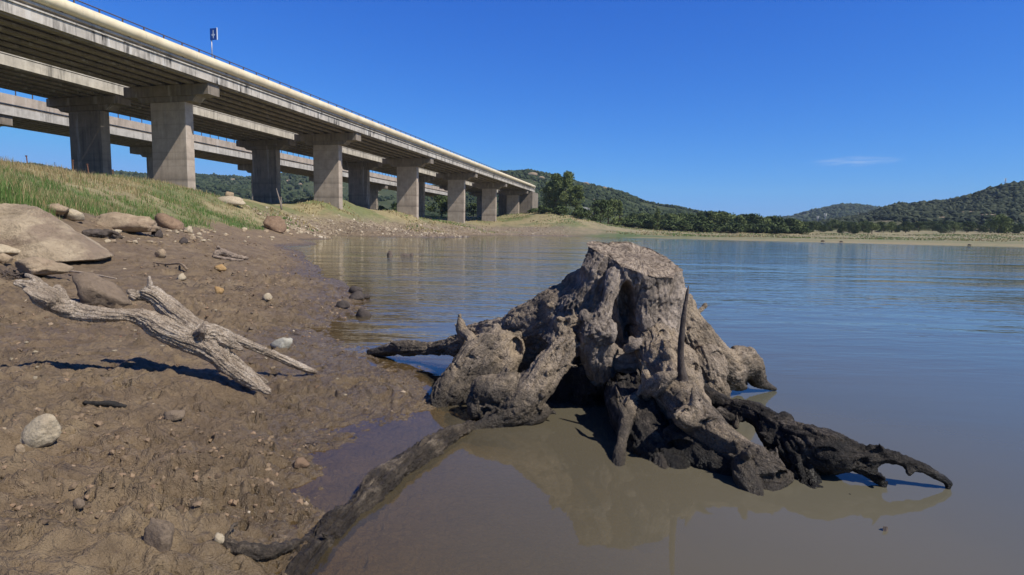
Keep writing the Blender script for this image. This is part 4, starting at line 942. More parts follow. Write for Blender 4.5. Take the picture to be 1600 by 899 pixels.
rock(95, 125, 328, 345, 'pale', 'pale rock half hidden in grass right of the big boulder', 29)
rock(60, 100, 318, 334, 'tan', 'tan rock in grass just above the big boulder', 30)
rock(236, 279, 334, 356, 'red', 'orange-brown rock leaning in the green grass', 31, rot=-.2)
rock(330, 382, 306, 319, 'pale', 'flat pale slab lying on the dry grass crest', 32, dy=.4)
rock(351, 364, 298, 307, 'tan', 'small tan rock behind the pale slab on the crest', 33)
rock(409, 443, 337, 361, 'red', 'red-brown boulder at the corner of the bank by the water', 34, sub=4)
rock(284, 299, 354, 364, 'pale', 'pale block-shaped stone on the mud below the grass', 35, name='stone', cat='stone')
rock(234, 251, 358, 370, 'dark', 'black stone at the foot of the grassy bank', 36, name='stone', cat='stone')
rock(276, 292, 372, 382, 'dark', 'dark brown stone on the far mud', 37, name='stone', cat='stone')
for k, (a, b, c_, d) in enumerate([(543, 566, 448, 459), (544, 568, 455, 468), (562, 578, 459, 466)]):
    rock(a, b, c_, d, 'dark', ['black stone at the waterline, upper of three together', 'dark brown stone at the waterline, lower left of three', 'small black stone at the waterline, rightmost of three'][k], 40+k, name='stone', cat='stone')
rock(524, 546, 471, 482, 'dark', 'dark muddy stone on the shore between two dark clumps', 44, name='stone', cat='stone')
rock(553, 578, 482, 499, 'dark', 'dark jagged clump at the tip of the mud spit', 45, name='stone', cat='stone')
# scattered stones: individuals sharing a few meshes
stone_lib = []
for k in range(6):
    Vn, Fb = rock_mesh(900+k, 3)
    for mt in ('pale', 'tan', 'grey', 'red'):
        me = mesh_np('stone', Vn*np.array([.5, .42, .3])+[0, 0, .05], Fb, RM[mt]); stone_lib.append((mt, me.data)); bpy.data.objects.remove(me)
sr = random.Random(4)
def scatter_stone(px, py, wpx, choices, label, group):
    g_ = ground_at(px, py)
    if g_ is None or g_[2] < .0: return
    mt, me = sr.choice([s for s in stone_lib if s[0] in choices])
    o = bpy.data.objects.new('stone', me); C.objects.link(o); s = wpx*g_[1]/900; o.scale = (s, s, s*sr.uniform(.6, 1.1)); o.location = g_; o.rotation_euler = (sr.uniform(-.2, .2), sr.uniform(-.2, .2), sr.uniform(0, 6))
    tag(o, label, 'stone', group)
for i in range(75):
    px = sr.uniform(165, 330) if i % 3 else sr.uniform(330, 470); scatter_stone(px, 361+sr.random()**1.5*20-(8 if px > 330 else 0)+ (6 if px > 380 else 0), sr.uniform(4, 11), ('pale', 'pale', 'tan'), 'pale stone in the loose line of stones along the foot of the bank', 'stones along the foot of the bank')
for i in range(110):
    py = 385+(sr.random()**1.6)*240; px = sr.uniform(0, 540)
    scatter_stone(px, py, sr.uniform(2.5, 7)+(py-385)*.012, ('grey', 'tan', 'red', 'pale', 'tan'), 'small stone scattered on the open brown mud', 'stones scattered over the mud')
# pebbles and clods nobody could count
def rocks_stuff(name, pts, sizes, mat, label, cat, ic=(ICO1, ICO1F)):
    n = len(pts); B = ic[0][None]*(1+rng.uniform(-.3, .3, (n, len(ic[0]), 1)))*sizes[:, None, None]*.5
    B = B*rng.uniform(.6, 1.2, (n, 1, 3)); B[:, :, 2] *= .75
    Vb = (B+pts[:, None]).reshape(-1, 3); Fb = (ic[1][None]+(np.arange(n)*len(ic[0]))[:, None, None]).reshape(-1, 3)
    o = mesh_np(name, Vb, Fb, mat, smooth=False, attrs={'tint': np.repeat(rng.random(n), len(ic[0]))}); return tag(o, label, cat, kind='stuff')
t = NT('shore_pebbles'); r_ = t.attr('tint'); t.principled(t.ramp(r_, [(0., (.09, .062, .04)), (.5, (.19, .135, .085)), (.85, (.24, .16, .10)), (.975, (.28, .21, .14)), (1., (.44, .37, .28))]), .85, t.bump(t.noise(t.pos(), 60, 4, .6), .5, .005), .3); PEB = t.m
n = 10000; a = np.radians(rng.uniform(-44, -5, n)); r = np.exp(rng.uniform(math.log(2.2), math.log(32), n)); x = r*np.sin(a); y = r*np.cos(a); z = H(x, y); dn = vn(P3(x, y)*.9, 21)
k = (z > .01) & (z < 1.2) & (dn > -.5+rng.random(n)*.7); x, y, z = x[k], y[k], z[k]
rocks_stuff('mud_clods', np.stack([x, y, z], 1), (.004+.020*rng.random(len(x))**2.5)*(1+np.hypot(x, y)*.16), PEB, 'countless crumbs and pebbles strewn on the mud', 'pebbles')
t = NT('scree_stones'); r_ = t.attr('tint'); t.principled(t.ramp(r_, [(0., (.13, .095, .065)), (.4, (.27, .21, .145)), (.8, (.38, .31, .22)), (1., (.52, .45, .35))]), .9, None, .2); SCR = t.m
n = 26000; u = rng.uniform(-.46, .10, n); y = np.exp(rng.uniform(math.log(55), math.log(240), n)); x = u*y; hb = base_h(x, y); gnn = fbm(P3(x, y)*.09, 3, 201)
w_ = np.exp(-((hb-1.5-.5*gnn)/1.4)**2); k = (rng.random(n) < w_) & (hb > .05) & (y > 60); x, y = x[k], y[k]
rocks_stuff('scree', np.stack([x, y, H(x, y)+.03], 1), (.10+.5*rng.random(len(x))**2.2), SCR, 'pale loose stones covering the lower bank beside the piers', 'scree')
# ================================================================== GRASS
def blades(name, x, y, hgt, wid, mat, label, tint, lean=.35):
    n = len(x); z = H(x, y)-.02; a = rng.uniform(0, 6.283, n); la = rng.uniform(0, 6.283, n)
    dx, dy = np.cos(a)*wid/2, np.sin(a)*wid/2; lx, ly = np.cos(la)*hgt*lean*rng.random(n), np.sin(la)*hgt*lean*rng.random(n)
    P0 = np.stack([x-dx, y-dy, z], 1); P1 = np.stack([x+dx, y+dy, z], 1)
    P2 = np.stack([x+lx*.4-dx*.7, y+ly*.4-dy*.7, z+hgt*.55], 1); P4 = np.stack([x+lx*.4+dx*.7, y+ly*.4+dy*.7, z+hgt*.55], 1); P5 = np.stack([x+lx*1.3, y+ly*1.3, z+hgt], 1)
    V = np.stack([P0, P1, P4, P2, P5], 1).reshape(-1, 3); b = np.arange(n)*5
    Q = np.stack([b, b+1, b+2, b+3], 1); T = np.stack([b+3, b+2, b+4], 1)
    o = mesh_np(name, V, [Q, T], mat, smooth=False, attrs={'tint': np.repeat(tint, 5)}); return tag(o, label, 'grass', kind='stuff')
def grass_mat(name, a, b, c):
    t = NT(name); r = t.attr('tint'); col = t.ramp(r, [(0., a), (.6, b), (1., c)])
    p = t.n('ShaderNodeBsdfPrincipled', {'Base Color': col, 'Roughness': .7, 'Specular IOR Level': .2}); tl = t.n('ShaderNodeBsdfTranslucent', {'Color': col})
    m = t.n('ShaderNodeMixShader', {0: .3, 1: p.outputs[0], 2: tl.outputs[0]}); t.t.links.new(m.outputs[0], t.out.inputs[0]); return t.m
GG = grass_mat('green_grass', (.055, .110, .026), (.115, .205, .048), (.21, .29, .10)); GD = grass_mat('dry_grass', (.22, .165, .075), (.36, .285, .14), (.48, .40, .22))
n = 230000; u = rng.uniform(-1.15, -.33, n); y = np.exp(rng.uniform(math.log(10), math.log(85), n)); x = u*y
hb = base_h(x, y); gnn = fbm(P3(x, y)*.09, 3, 201); gn2_ = fbm(P3(x, y)*.5, 3, 205); clump = fbm(P3(x, y)*1.3, 2, 260)
gz = hb+.25*gn2_
k = (gz > 1.15) & (clump > -.35+.5*rng.random(n)-.25)
x, y, hb, gnn = x[k], y[k], hb[k], gnn[k]
greenp = np.clip(1.15*np.exp(-((hb-1.7)/1.3)**2)+.5*sst(.0, .4, gnn), .06, .90)*(.55+.45*sst(-.35, .25, gn2_[k]))
isg = rng.random(len(x)) < greenp
dist = np.hypot(x, y)
hh_ = (.06+.22*rng.random(len(x))**1.5)*(1+.9*clump[k]); ww = .004+dist*.00055
blades('green_grass', x[isg], y[isg], hh_[isg]*1.1, ww[isg], GG, 'lush green grass along the lower part of the bank', rng.random(isg.sum()))
blades('dry_grass', x[~isg], y[~isg], hh_[~isg]*1.15, ww[~isg], GD, 'straw coloured dry grass on the crest of the bank', rng.random((~isg).sum()))
n = 90000; u = rng.uniform(-.42, .95, n); y = np.exp(rng.uniform(math.log(80), math.log(330), n)); x = u*y; hb = base_h(x, y); gnn = fbm(P3(x, y)*.05, 3, 301)
k = (hb > .5) & (gnn > -.2) & (rng.random(n) < .5+.4*(hb > 2.2)); x, y, gnn = x[k], y[k], gnn[k]; isg = rng.random(len(x)) < sst(-.1, .5, gnn)*.8
blades('far_green_grass', x[isg], y[isg], rng.uniform(.2, .5, isg.sum()), .10+y[isg]*.0012, GG, 'patches of green grass on the far shore', rng.random(isg.sum()))
blades('far_dry_grass', x[~isg], y[~isg], rng.uniform(.2, .5, (~isg).sum()), .10+y[~isg]*.0012, GD, 'dry yellow grass on the far shore', rng.random((~isg).sum()))
# ================================================================== TREES
BARK = simple('tree_bark', (.13, .10, .075), .9, .3, 6, .5)
LEAF = [leaf_mat('olive_leaves', (.065, .090, .028), (.20, .235, .085)), leaf_mat('dark_leaves', (.030, .052, .018), (.11, .14, .05)), leaf_mat('fresh_leaves', (.055, .085, .020), (.16, .19, .055))]
def tree_meshes(seed, h, w, kind, nleaf, lobes, lsz, low=.15):
    r = np.random.default_rng(seed); m = MB(); lob = []
    th = h*.55
    m.tube([(0, 0, -.6), (r.uniform(-.2, .2), 0, th*.4), (r.uniform(-.4, .4), r.uniform(-.3, .3), th)], [h*.028+.05, h*.02+.03, h*.012], 8)
    for i in range(lobes):
        a = r.uniform(0, 6.28); q = r.random()**.5; z = low+(1-low)*r.random()**.85
        env = math.sin(math.pi*min(1, max(.05, (z-low*.6)/(1.02-low*.6)))**.75)**.6 if kind != 2 else .55*math.sin(math.pi*min(1, z))**.5
        cx, cy_ = math.cos(a)*q*w*.40*env, math.sin(a)*q*w*.40*env; rad = w*r.uniform(.12, .24)*(1 if kind != 2 else .8)
        lob.append((cx, cy_, min(z*h, h-rad*.7), rad))
        if i < 9: m.tube([(0, 0, th*r.uniform(.25, .9)), (cx*.5, cy_*.5, z*h*.7), (cx, cy_, z*h)], [h*.011, h*.007, h*.003], 6)
    L = np.array(lob); k = r.integers(0, len(L), nleaf); d = r.normal(size=(nleaf, 3)); d /= np.linalg.norm(d, axis=1)[:, None]
    P = L[k, :3]+d*(L[k, 3]*r.random(nleaf)**.33)[:, None]*np.array([1, 1, .85]); P[:, 2] = np.maximum(P[:, 2], .05*h)
    sz = lsz*r.uniform(.6, 1.4, nleaf); a_ = r.normal(size=(nleaf, 3)); a_ /= np.linalg.norm(a_, axis=1)[:, None]; b_ = np.cross(a_, r.normal(size=(nleaf, 3))); b_ /= np.linalg.norm(b_, axis=1)[:, None]
    V = np.stack([P-a_*sz[:, None], P-b_*sz[:, None]*.55, P+a_*sz[:, None], P+b_*sz[:, None]*.55], 1).reshape(-1, 3)
    Fq = np.arange(nleaf*4).reshape(-1, 4); lt = r.random(len(L)); tint = np.clip(lt[k]*.6+r.random(nleaf)*.4, 0, 1)
    return m, V, Fq, np.repeat(tint, 4)
protos = []
def make_proto(seed, h, w, kind, nleaf, lobes, lsz, lm, low=.15):
    m, V, Fq, tint = tree_meshes(seed, h, w, kind, nleaf, lobes, lsz, low)
    tr_ = m.build('trunk', BARK, None, True); cr = mesh_np('crown', V, Fq, LEAF[lm], smooth=False, attrs={'tint': tint})
    a, b = tr_.data, cr.data; bpy.data.objects.remove(tr_); bpy.data.objects.remove(cr); return (a, b, h)
def put_tree(proto, name, x, y, hgt, label, cat='tree', group=None, rz=None, wsc=1., dz=0.):
    root = empty(name, (x, y, Hs(x, y)+dz), rng.uniform(0, 6.28) if rz is None else rz); s = hgt/proto[2]; root.scale = (s*wsc, s*wsc, s); tag(root, label, cat, group)
    for nm, me in (('trunk', proto[0]), ('crown', proto[1])):
        o = bpy.data.objects.new(nm, me); C.objects.link(o); o.parent = root
    return root
def put_px(proto, name, px, pyt, pyb, Y, label, **k):
    q = unY(px, pyb, Y); zb = Hs(q[0], q[1]); zt = unY(px, pyt, Y)[2]; return put_tree(proto, name, q[0], q[1], max(1.2, zt-zb), label, **k)
bigA = make_proto(1, 17, 11, 0, 5200, 46, .34, 0, .08); bigB = make_proto(2, 16, 9, 0, 5000, 40, .34, 0, .05); poplar = make_proto(3, 12, 5, 2, 2200, 26, .32, 0, .05)
rndA = make_proto(4, 7, 8, 0, 1900, 22, .30, 1, .12); rndB = make_proto(5, 7, 7, 0, 1800, 20, .30, 0, .1); rndC = make_proto(6, 6, 8, 0, 1800, 20, .30, 1, .05); lime = make_proto(7, 9, 11, 0, 2400, 26, .33, 2, .08)
bush = make_proto(8, 3, 5, 0, 1100, 14, .26, 1, .05)
put_px(bigA, 'tree', 858, 284, 330, 262, 'bushy grey-green tree left of the tall clump at the end of the viaducts', rz=.4)
put_px(bigB, 'tree', 868, 272, 332, 256, 'broad grey-green tree in the tall clump at the end of the viaducts', rz=2.)
put_px(bigA, 'tree', 884, 268, 334, 252, 'tallest tree of the clump where the viaducts end, with a pointed top', rz=1.2, wsc=.8)
put_px(bigB, 'tree', 902, 290, 336, 250, 'shorter tree on the right flank of the tall clump', rz=5.1)
put_px(bush, 'bush', 848, 322, 334, 238, 'dark low bush directly under the left side of the tall clump', cat='bush', wsc=1.5)
put_px(bush, 'bush', 875, 322, 336, 236, 'dark low bush in front of the middle of the tall clump', cat='bush', wsc=1.6)
put_px(bush, 'bush', 908, 325, 340, 238, 'dark low bush at the right foot of the tall clump', cat='bush', wsc=1.3)
put_px(bush, 'bush', 832, 326, 337, 255, 'dark low bush beside the last pier of the nearest viaduct', cat='bush', wsc=1.3)
put_px(rndA, 'tree', 938, 313, 345, 275, 'round dark tree left of the small poplar, behind the grassy mound')
put_px(rndB, 'tree', 950, 311, 348, 285, 'tall rounded tree at the left end of the shore tree row')
put_px(poplar, 'tree', 968, 313, 350, 280, 'upright olive-green tree standing just right of the rounded tree in the row')
put_px(rndC, 'tree', 926, 324, 345, 265, 'low dark tree just right of the tall clump')
put_px(poplar, 'tree', 1027, 325, 356, 288, 'narrow upright tree standing in front of the row beneath the hill')
tr_r = random.Random(12)
for i in range(46):
    px = 985+i*5.9+tr_r.uniform(-2, 2); top = np.interp(px, [985, 1040, 1080, 1130, 1180, 1240, 1260], [334, 334, 335, 331, 337, 342, 346])+tr_r.uniform(-3, 5); bt = np.interp(px, [985, 1250], [354, 365])
    put_px(tr_r.choice([rndA, rndB, rndC, rndA]), 'tree', px, top, bt, tr_r.uniform(305, 345), 'rounded dark green tree in the long row along the far grassy shore', group='trees in the row along the far shore', wsc=tr_r.uniform(.95, 1.25))
for i in range(30):
    px = 960+i*10+tr_r.uniform(-4, 4); bt = np.interp(px, [960, 1250], [352, 365])
    put_px(bush, 'bush', px, bt-8-tr_r.uniform(0, 4), bt, tr_r.uniform(292, 305), 'low dark bush at the foot of the far shore tree row', cat='bush', group='bushes under the far shore tree row', wsc=1.5)
for i in range(66):
    px = 1245+i*6.3+tr_r.uniform(-3, 3); Yt = tr_r.uniform(325, 420); hgt = tr_r.uniform(3.8, 7)
    q = unY(px, 350, Yt); put_tree(tr_r.choice([rndA, rndC, rndB, rndC]), 'tree', q[0], q[1], hgt, 'small olive-dark tree in the loose wood behind the sandy right shore', group='trees behind the right shore', wsc=tr_r.uniform(.9, 1.3))
put_px(lime, 'tree', 1560, 335, 362, 330, 'brighter green broad tree standing alone in front of the right hill', wsc=1.0)
for k, (px, top, bt, Yd, lab) in enumerate([(596, 322, 335, 240, 'leftmost dark bush seen between the piers under the viaducts'), (690, 306, 338, 260, 'dark round tree seen between the third and fourth lit piers'), (740, 318, 338, 290, 'dark tree seen between the fourth and fifth lit piers'), (560, 322, 332, 230, 'small dark tree beyond the bridges left of the third lit pier'), (620, 318, 336, 300, 'dark bush behind the third lit pier')]):
    put_px(rndA if k else bush, 'tree' if k else 'bush', px, top, bt, Yd, lab, cat='tree' if k else 'bush', wsc=1.2)
for k, (px, py) in enumerate([(66, 262), (118, 330), (22, 327)]):
    pass
# pale rock outcrops on the hills
from mathutils import Vector as _V
orr = random.Random(3); bpy.context.view_layer.update()
for hn, px, py, w_px, h_px, lab in [('hill_centre', 832, 277, 14, 5, 'pale cliff outcrop near the top of the hill behind the bridge end'), ('hill_centre', 846, 282, 9, 4, 'small pale outcrop right of the top cliff on the centre hill'), ('hill_centre', 914, 291, 12, 4, 'pale outcrop on the shoulder of the hill right of the tall trees'),
        ('hill_centre', 943, 297, 9, 3, 'small reddish outcrop left of the step in the centre hill skyline'), ('hill_centre', 956, 299, 14, 4, 'reddish pale cliff on the step of the centre hill skyline'), ('hill_centre', 1042, 322, 12, 3, 'low pale outcrop far down the ridge of the centre hill'),
        ('hill_left', 203, 285, 16, 3, 'white patch of bare rock on the far hills left of the first lit pier'), ('hill_left', 452, 286, 8, 3, 'pale rock on the far hills right of the second dark pier'), ('hill_left', 470, 291, 6, 3, 'small pale rock on the far hills near the second lit pier'), ('hill_left', 365, 284, 6, 3, 'small pale rock on the far hills left of the second dark pier'), ('hill_left', 588, 302, 9, 3, 'pale rock on the far hills between second and third lit pier'),
        ('hill_right', 1512, 336, 30, 3, 'long pale bare strip on the slope of the right hill'), ('hill_right', 1538, 341, 22, 3, 'second pale bare strip lower on the right hill'), ('hill_right', 1470, 344, 18, 2, 'short pale bare strip left on the right hill slope')]:
    hob = bpy.data.objects[hn]; d = ray(px, py); d = d/np.linalg.norm(d); ok, loc, nr_, _i = hob.ray_cast(_V(tuple(EYE)), _V(tuple(d)))
    if not ok: print('miss', hn, px, py); continue
    sc_ = loc[1]/900; Vn, Fb = rock_mesh(int(px), 3)
    o = mesh_np('rock_outcrop', Vn*np.array([w_px*sc_*.55, w_px*sc_*.25, h_px*sc_*.6]), Fb, RM['tan']); o.location = (loc[0], loc[1]-w_px*sc_*.10-2, loc[2]+h_px*sc_*.45+1.5); tag(o, lab, 'rock outcrop')
# ================================================================== POSTS, PYLONS, SNAGS
RUST = simple('rusty_iron', (.13, .06, .035), .8, .35, 10, .4)
def post(px, pyt, pyb, Y, wpx, label, lean=0., mat=RUST, name='fence_stake', cat='stake'):
    q = unY(px, pyb, Y); z0 = Hs(q[0], q[1]); zt = unY(px, pyt, Y)[2]; r = wpx*Y/1800
    m = MB(); m.tube([(0, 0, -.3), (lean*.5, 0, (zt-z0)*.5), (lean, .02, zt-z0)], [r*1.1, r, r*.85], 7)
    m.box(-r*1.6+lean, r*1.6+lean, -r*.5, r*.5, zt-z0, zt-z0+r*2)
    o = m.build(name, mat); o.location = (q[0], q[1], z0); return tag(o, label, cat)
post(44.5, 245, 262, 45, 1.8, 'rusty stake on the crest at far left, leaning left', -.12)
post(115, 252, 279, 62, 2.0, 'rusty stake in front of the left edge of the dark pier')
post(140, 258, 284, 60, 1.8, 'rusty stake in front of the middle of the dark pier, leaning', -.15)
post(177, 267, 285, 60, 1.8, 'short rusty stake right of the dark pier')
post(86, 255, 265, 70, .9, 'very thin grey stake on the crest between two rusty stakes', mat=METAL_G)
def snag(name, label, base, segs, mat, cat='dead branch'):
    m = MB(); b = np.array(base)
    for s in segs:
        pts = [np.array(p[:3], float) for p in s]; m.tube(pts, [p[3] for p in s], 7)
    o = m.build(name, mat, None, True); o.location = b; return tag(o, label, cat)
GB = simple('dead_grey_branch', (.22, .18, .15), .9, .3, 10, .4)
q = unY(436, 309, 98); s_ = 98/900; zb = Hs(q[0], q[1])
snag('dead_branch', 'bare grey dead branch leaning beside the second dark pier', (q[0], q[1], zb), [[(1.2*s_*3, 0, 0, .16), (s_*2, 0, 1.2, .14), (s_*-1, 0, 2.4, .10), (s_*-4, 0, 3.6, .04)], [(s_*1, 0, 1.8, .09), (s_*3, 0, 2.2, .07), (s_*3.5, .1, 0.1, .09)]], GB)
for px, pt, lab in [(582, 351, 'tallest bare stick standing at the far waterline'), (607, 360, 'short bare stick at the far waterline under the third pier'), (632, 360, 'short dark stick with a forked top at the far waterline')]:
    q = unY(px, 367.0, 128); zb = max(0, Hs(q[0], q[1])); zt = unY(px, pt, 128)[2]; h_ = zt-zb
    snag('waterline_stick', lab, (q[0], q[1], zb), [[(0, 0, -.4, .10), (.1, 0, h_*.5, .08), (.35, 0, h_, .03)], [(.08, 0, h_*.5, .05), (-.2, 0, h_*.8, .02)]], DT, 'stick')
woody('water_snag', 'small pointed rotten stub sticking out of the bay water', 'snag', [[(609, 410, 24.5, 5), (609, 400, 24.5, 4), (609, 392, 24.5, 1.5)], [(604, 408, 24.5, 4), (602, 402, 24.5, 1.5)], [(614, 408, 24.5, 4), (616, 401, 24.5, 1.5)]], simple('soaked_stub', (.11, .085, .07), .8, .3, 20, .5), .03, .3, 720, 0, .02)
woody('water_snag', 'low ragged brown stub in the bay water, right of the pointed one', 'snag', [[(625, 405, 24.8, 3.5), (632, 399, 24.8, 3), (640, 402, 24.8, 3), (645, 397, 24.8, 1.5)], [(633, 402, 24.8, 3), (637, 408, 24.8, 3)]], bpy.data.materials['soaked_stub'], .03, .3, 730, 0, .02)
# lattice pylons
def pylon(px, pyt, pyb, Y, label):
    q = unY(px, pyb, Y); h = unY(px, pyt, Y)[2]-q[2]; w = h*.10; z0 = q[2]-3
    root = empty('pylon', (q[0], q[1], z0)); tag(root, label, 'pylon'); h += 3
    m = MB(); lv = 7
    def cor(k, f): s = w*(1-f)*.9+w*.16; return np.array([(1, 1), (1, -1), (-1, -1), (-1, 1)][k]+(0,), float)*s*np.array([1, 1, 0])+np.array([0, 0, f*h])
    tr = h*.006+.03
    for k in range(4):
        m.tube([cor(k, 0), cor(k, 1)], tr, 5)
        for l in range(lv):
            m.tube([cor(k, l/lv), cor((k+1) % 4, (l+1)/lv)], tr*.7, 4); m.tube([cor((k+1) % 4, l/lv), cor(k, (l+1)/lv)], tr*.7, 4)
    m.build('lattice_tower', METAL_G, root)
    for f in (.78, .88, .97):
        a = MB(); L = h*.13; a.tube([(-L, 0, f*h), (0, 0, f*h+h*.015), (L, 0, f*h)], tr, 5); a.tube([(-L, 0, f*h), (0, 0, f*h-h*.02), (L, 0, f*h)], tr*.7, 5)
        a.build('cross_arm', METAL_G, root)
pylon(1395, 328, 352, 620, 'faint lattice pylon in the dip left of the right hill')
pylon(1277, 338, 350, 900, 'left one of two tiny distant pylons below the small far hill')
pylon(1289, 334, 349, 900, 'right one of two tiny distant pylons below the small far hill')
pylon(1570, 279, 294, 1150, 'faint pylon standing on the skyline of the right hill')
pylon(1593, 313, 331, 700, 'pylon on the slope of the right hill near the picture edge')
pylon(970, 322, 336, 640, 'small pale pylon behind the trees under the centre hill')
# low white building behind the trees
q = unY(922, 331, 420); bw = empty('white_building', (q[0], q[1], q[2]-4)); tag(bw, 'low white building with a sloping roof between the trees', 'building')
WH = simple('white_render', (.72, .70, .66), .8, .06, 1, .1); GLS = simple('dark_window', (.03, .035, .04), .2, .1, 2, .05, .5); TL = simple('grey_roof', (.45, .43, .41), .8, .1, 1, .2)
m = MB(); m.box(-5, 5, 0, 6, 0, 5.2); m.build('wall', WH, bw)
m = MB(); m.prism([(-5.6, 5.22), (5.6, 5.22), (5.6, 5.5), (-5.6, 7.4)], -.4, 6.4); m.build('roof', TL, bw)
for k in (-3, 0, 3):
    m = MB(); m.box(k-.6, k+.6, -.06, -.003, 2.4, 4); m.build('window', GLS, bw)
# far vehicle-like dark car on the right shore
q = unY(1523.5, 363, 390); zc2 = Hs(q[0], q[1]); car = empty('parked_car', (q[0], q[1], zc2)); tag(car, 'tiny dark parked car with a pale front on the far right shore', 'car')
DK = simple('car_paint_dark', (.03, .03, .035), .35, .1, 2, .02, .5)
m = MB(); m.prism([(-2, .4), (2.1, .4), (2.1, .85), (1.2, .95), (.6, 1.45), (-1.2, 1.5), (-1.9, 1.0)], -.85, .85); m.build('body', DK, car, bevel=.04)
m = MB(); m.prism([(1.25, .962), (2.05, .9), (2.12, .55), (2.18, .55), (2.15, 1.0), (1.25, 1.04)], -.8, .8); m.build('bonnet', white, car)
m = MB(); m.prism([(.62, 1.40), (1.12, 1.0), (-1.0, 1.0), (-1.1, 1.40)], -.87, .87); m.build('window', GLS, car)
for sx_ in (-1.3, 1.35):
    for sy in (-.86, .70):
        m = MB(); m.tube([(sx_, sy, .36), (sx_, sy+.16, .36)], .36, 14); m.build('wheel', RM['dark'], car)
for px, py, lab in [(1315, 379, 'tiny dark rock at the waterline of the far right shore, leftmost'), (1515, 384, 'tiny dark rock at the waterline near the right edge'), (1286, 378, 'tiny low dark rock on the far shore waterline beside the leftmost')]:
    rock(px-3, px+3, py-2.5, py, 'dark', lab, 80+px, name='stone', cat='stone', sink=.2)
rock(1222, 1226, 828, 833, 'dark', 'x', 5) if False else None
# ================================================================== HAZE
hz = MB(); hz.box(-3200, 3200, -60, 4300, -12, 330); ho = hz.build('haze', None) if False else None
me = bpy.data.meshes.new('haze'); me.from_pydata(hz.v, [], hz.f); hm = bpy.data.materials.new('haze_air'); hm.use_nodes = True; nt = hm.node_tree; nt.nodes.clear()
ou = nt.nodes.new('ShaderNodeOutputMaterial'); pv = nt.nodes.new('ShaderNodeVolumePrincipled'); pv.inputs['Color'].default_value = (.62, .78, 1, 1); pv.inputs['Density'].default_value = .00009; pv.inputs['Anisotropy'].default_value = .0
nt.links.new(pv.outputs[0], ou.inputs['Volume']); me.materials.append(hm); ho = bpy.data.objects.new('haze', me); C.objects.link(ho); tag(ho, 'thin pale blue haze over the whole valley', 'haze', kind='stuff')
# ================================================================== LIGHT, SKY, CAMERA
bx_, tx_ = np.array([math.sin(TH), math.cos(TH), 0]), np.array([math.cos(TH), -math.sin(TH), 0])
SD = tx_*1.0-bx_*.36+np.array([0, 0, 1.22]); SD /= np.linalg.norm(SD)      # towards the sun
elev = math.asin(SD[2]); rot = math.atan2(SD[0], SD[1])
sl = bpy.data.lights.new('sun', 'SUN'); sl.energy = 5.0; sl.angle = math.radians(.5); sl.color = (1, .94, .85)
so = bpy.data.objects.new('sun', sl); C.objects.link(so)
from mathutils import Vector, Matrix
so.rotation_euler = Vector(tuple(SD)).to_track_quat('Z', 'Y').to_euler()
wd = bpy.data.worlds.new('World'); bpy.context.scene.world = wd; wd.use_nodes = True; nt = wd.node_tree; nt.nodes.clear()
def wn(t, **k):
    n = nt.nodes.new(t)
    for a, b in k.items(): setattr(n, a, b)
    return n
L = nt.links.new
sky = wn('ShaderNodeTexSky', sky_type='NISHITA', sun_disc=False); sky.sun_elevation = elev; sky.sun_rotation = rot; sky.air_density = 1.0; sky.dust_density = .15; sky.ozone_density = 2.4; sky.altitude = 200
sep_ = wn('ShaderNodeSeparateColor'); L(sky.outputs[0], sep_.inputs[0]); skc = wn('ShaderNodeCombineColor')
for i_, (k_, e_) in enumerate(((.096, 1.56), (.45, 1.134), (1.98, .68))):
    a_ = wn('ShaderNodeMath', operation='POWER'); L(sep_.outputs[i_], a_.inputs[0]); a_.inputs[1].default_value = e_
    b_ = wn('ShaderNodeMath', operation='MULTIPLY'); L(a_.outputs[0], b_.inputs[0]); b_.inputs[1].default_value = k_; c_ = wn('ShaderNodeMath', operation='MINIMUM'); L(b_.outputs[0], c_.inputs[0]); c_.inputs[1].default_value = (1.6, 3.4, 7.0)[i_]; L(c_.outputs[0], skc.inputs[i_])
tcn = wn('ShaderNodeTexCoord'); spz = wn('ShaderNodeSeparateXYZ'); L(tcn.outputs['Generated'], spz.inputs[0])
rmp = wn('ShaderNodeMapRange', interpolation_type='SMOOTHSTEP'); L(spz.outputs[2], rmp.inputs['Value'])
for a_, b_ in (('From Min', .40), ('From Max', .85), ('To Min', 1.), ('To Max', .30)): rmp.inputs[a_].default_value = b_
skz = wn('ShaderNodeVectorMath', operation='SCALE'); L(skc.outputs[0], skz.inputs[0]); L(rmp.outputs[0], skz.inputs['Scale'])
cd = ray(1335, 252); cd /= np.linalg.norm(cd); cr_ = np.cross(cd, [0, 0, 1]); cr_ /= np.linalg.norm(cr_); cu_ = np.cross(cr_, cd)
def dot(v):
    n = wn('ShaderNodeVectorMath', operation='DOT_PRODUCT'); L(tcn.outputs['Generated'], n.inputs[0]); n.inputs[1].default_value = tuple(v); return n.outputs['Value']
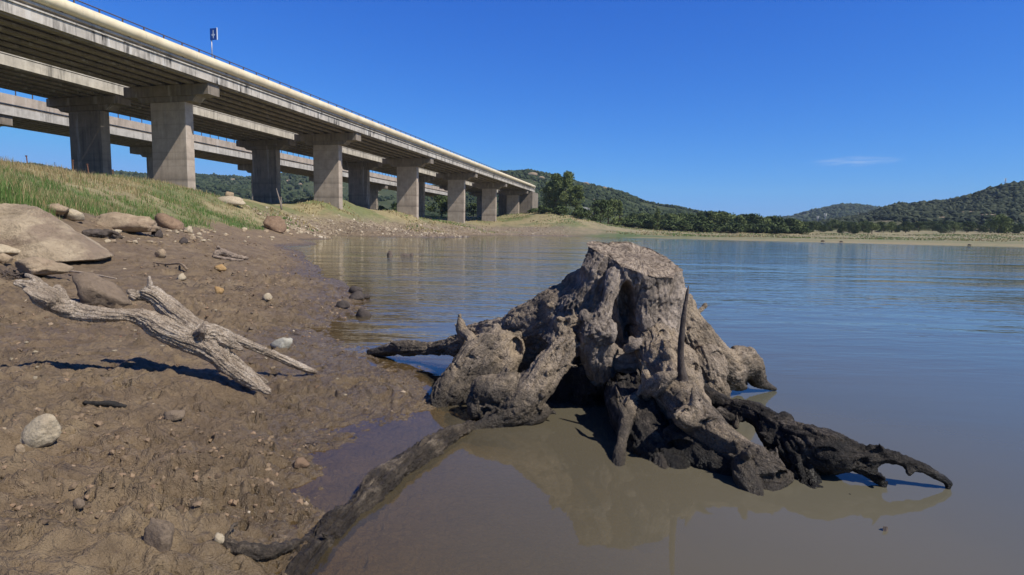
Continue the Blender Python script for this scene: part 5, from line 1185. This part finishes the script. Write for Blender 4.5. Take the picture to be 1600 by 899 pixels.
def mth(op, a, b=0., clamp=False):
    n = wn('ShaderNodeMath', operation=op, use_clamp=clamp)
    for i, v in ((0, a), (1, b)):
        if isinstance(v, bpy.types.NodeSocket): L(v, n.inputs[i])
        else: n.inputs[i].default_value = v
    return n.outputs[0]
da, db = dot(cr_), dot(cu_)
e1 = mth('POWER', mth('ABSOLUTE', mth('DIVIDE', da, .062)), 2.); e2 = mth('POWER', mth('ABSOLUTE', mth('DIVIDE', db, .0085)), 2.)
msk = mth('SUBTRACT', 1., mth('ADD', e1, e2), True)
mp = wn('ShaderNodeCombineXYZ'); L(mth('MULTIPLY', da, 22.), mp.inputs[0]); L(mth('MULTIPLY', db, 230.), mp.inputs[1])
nz = wn('ShaderNodeTexNoise'); nz.inputs['Scale'].default_value = 1.2; nz.inputs['Detail'].default_value = 5; L(mp.outputs[0], nz.inputs['Vector'])
fac = mth('MULTIPLY', mth('MULTIPLY', msk, mth('MULTIPLY', mth('SUBTRACT', nz.outputs['Fac'], .36, True), 3.2, True)), mth('GREATER_THAN', dot(cd), 0.))
mx = wn('ShaderNodeMix', data_type='RGBA'); L(mth('MULTIPLY', fac, .3), mx.inputs[0]); L(skz.outputs[0], mx.inputs[6]); mx.inputs[7].default_value = (6.2, 6.6, 7.6, 1)
bg = wn('ShaderNodeBackground'); bg.inputs['Strength'].default_value = .112; L(mx.outputs[2], bg.inputs[0]); wo = wn('ShaderNodeOutputWorld'); L(bg.outputs[0], wo.inputs[0])
cam = bpy.data.cameras.new('camera'); co = bpy.data.objects.new('camera', cam); C.objects.link(co)
cam.sensor_fit = 'HORIZONTAL'; cam.sensor_width = 36; cam.lens = F/1600*36; cam.clip_start = .05; cam.clip_end = 12000
M = Matrix(((CR[0], CU[0], -CF[0], 0), (CR[1], CU[1], -CF[1], 0), (CR[2], CU[2], -CF[2], 1.1), (0, 0, 0, 1))); co.matrix_world = M
sc = bpy.context.scene; sc.camera = co
sc.render.engine = 'CYCLES'; sc.view_settings.view_transform = 'Standard'; sc.view_settings.look = 'None'; sc.view_settings.gamma = 1; sc.view_settings.exposure = .18
sc.cycles.max_bounces = 6; sc.cycles.transparent_max_bounces = 8; sc.cycles.volume_bounces = 0
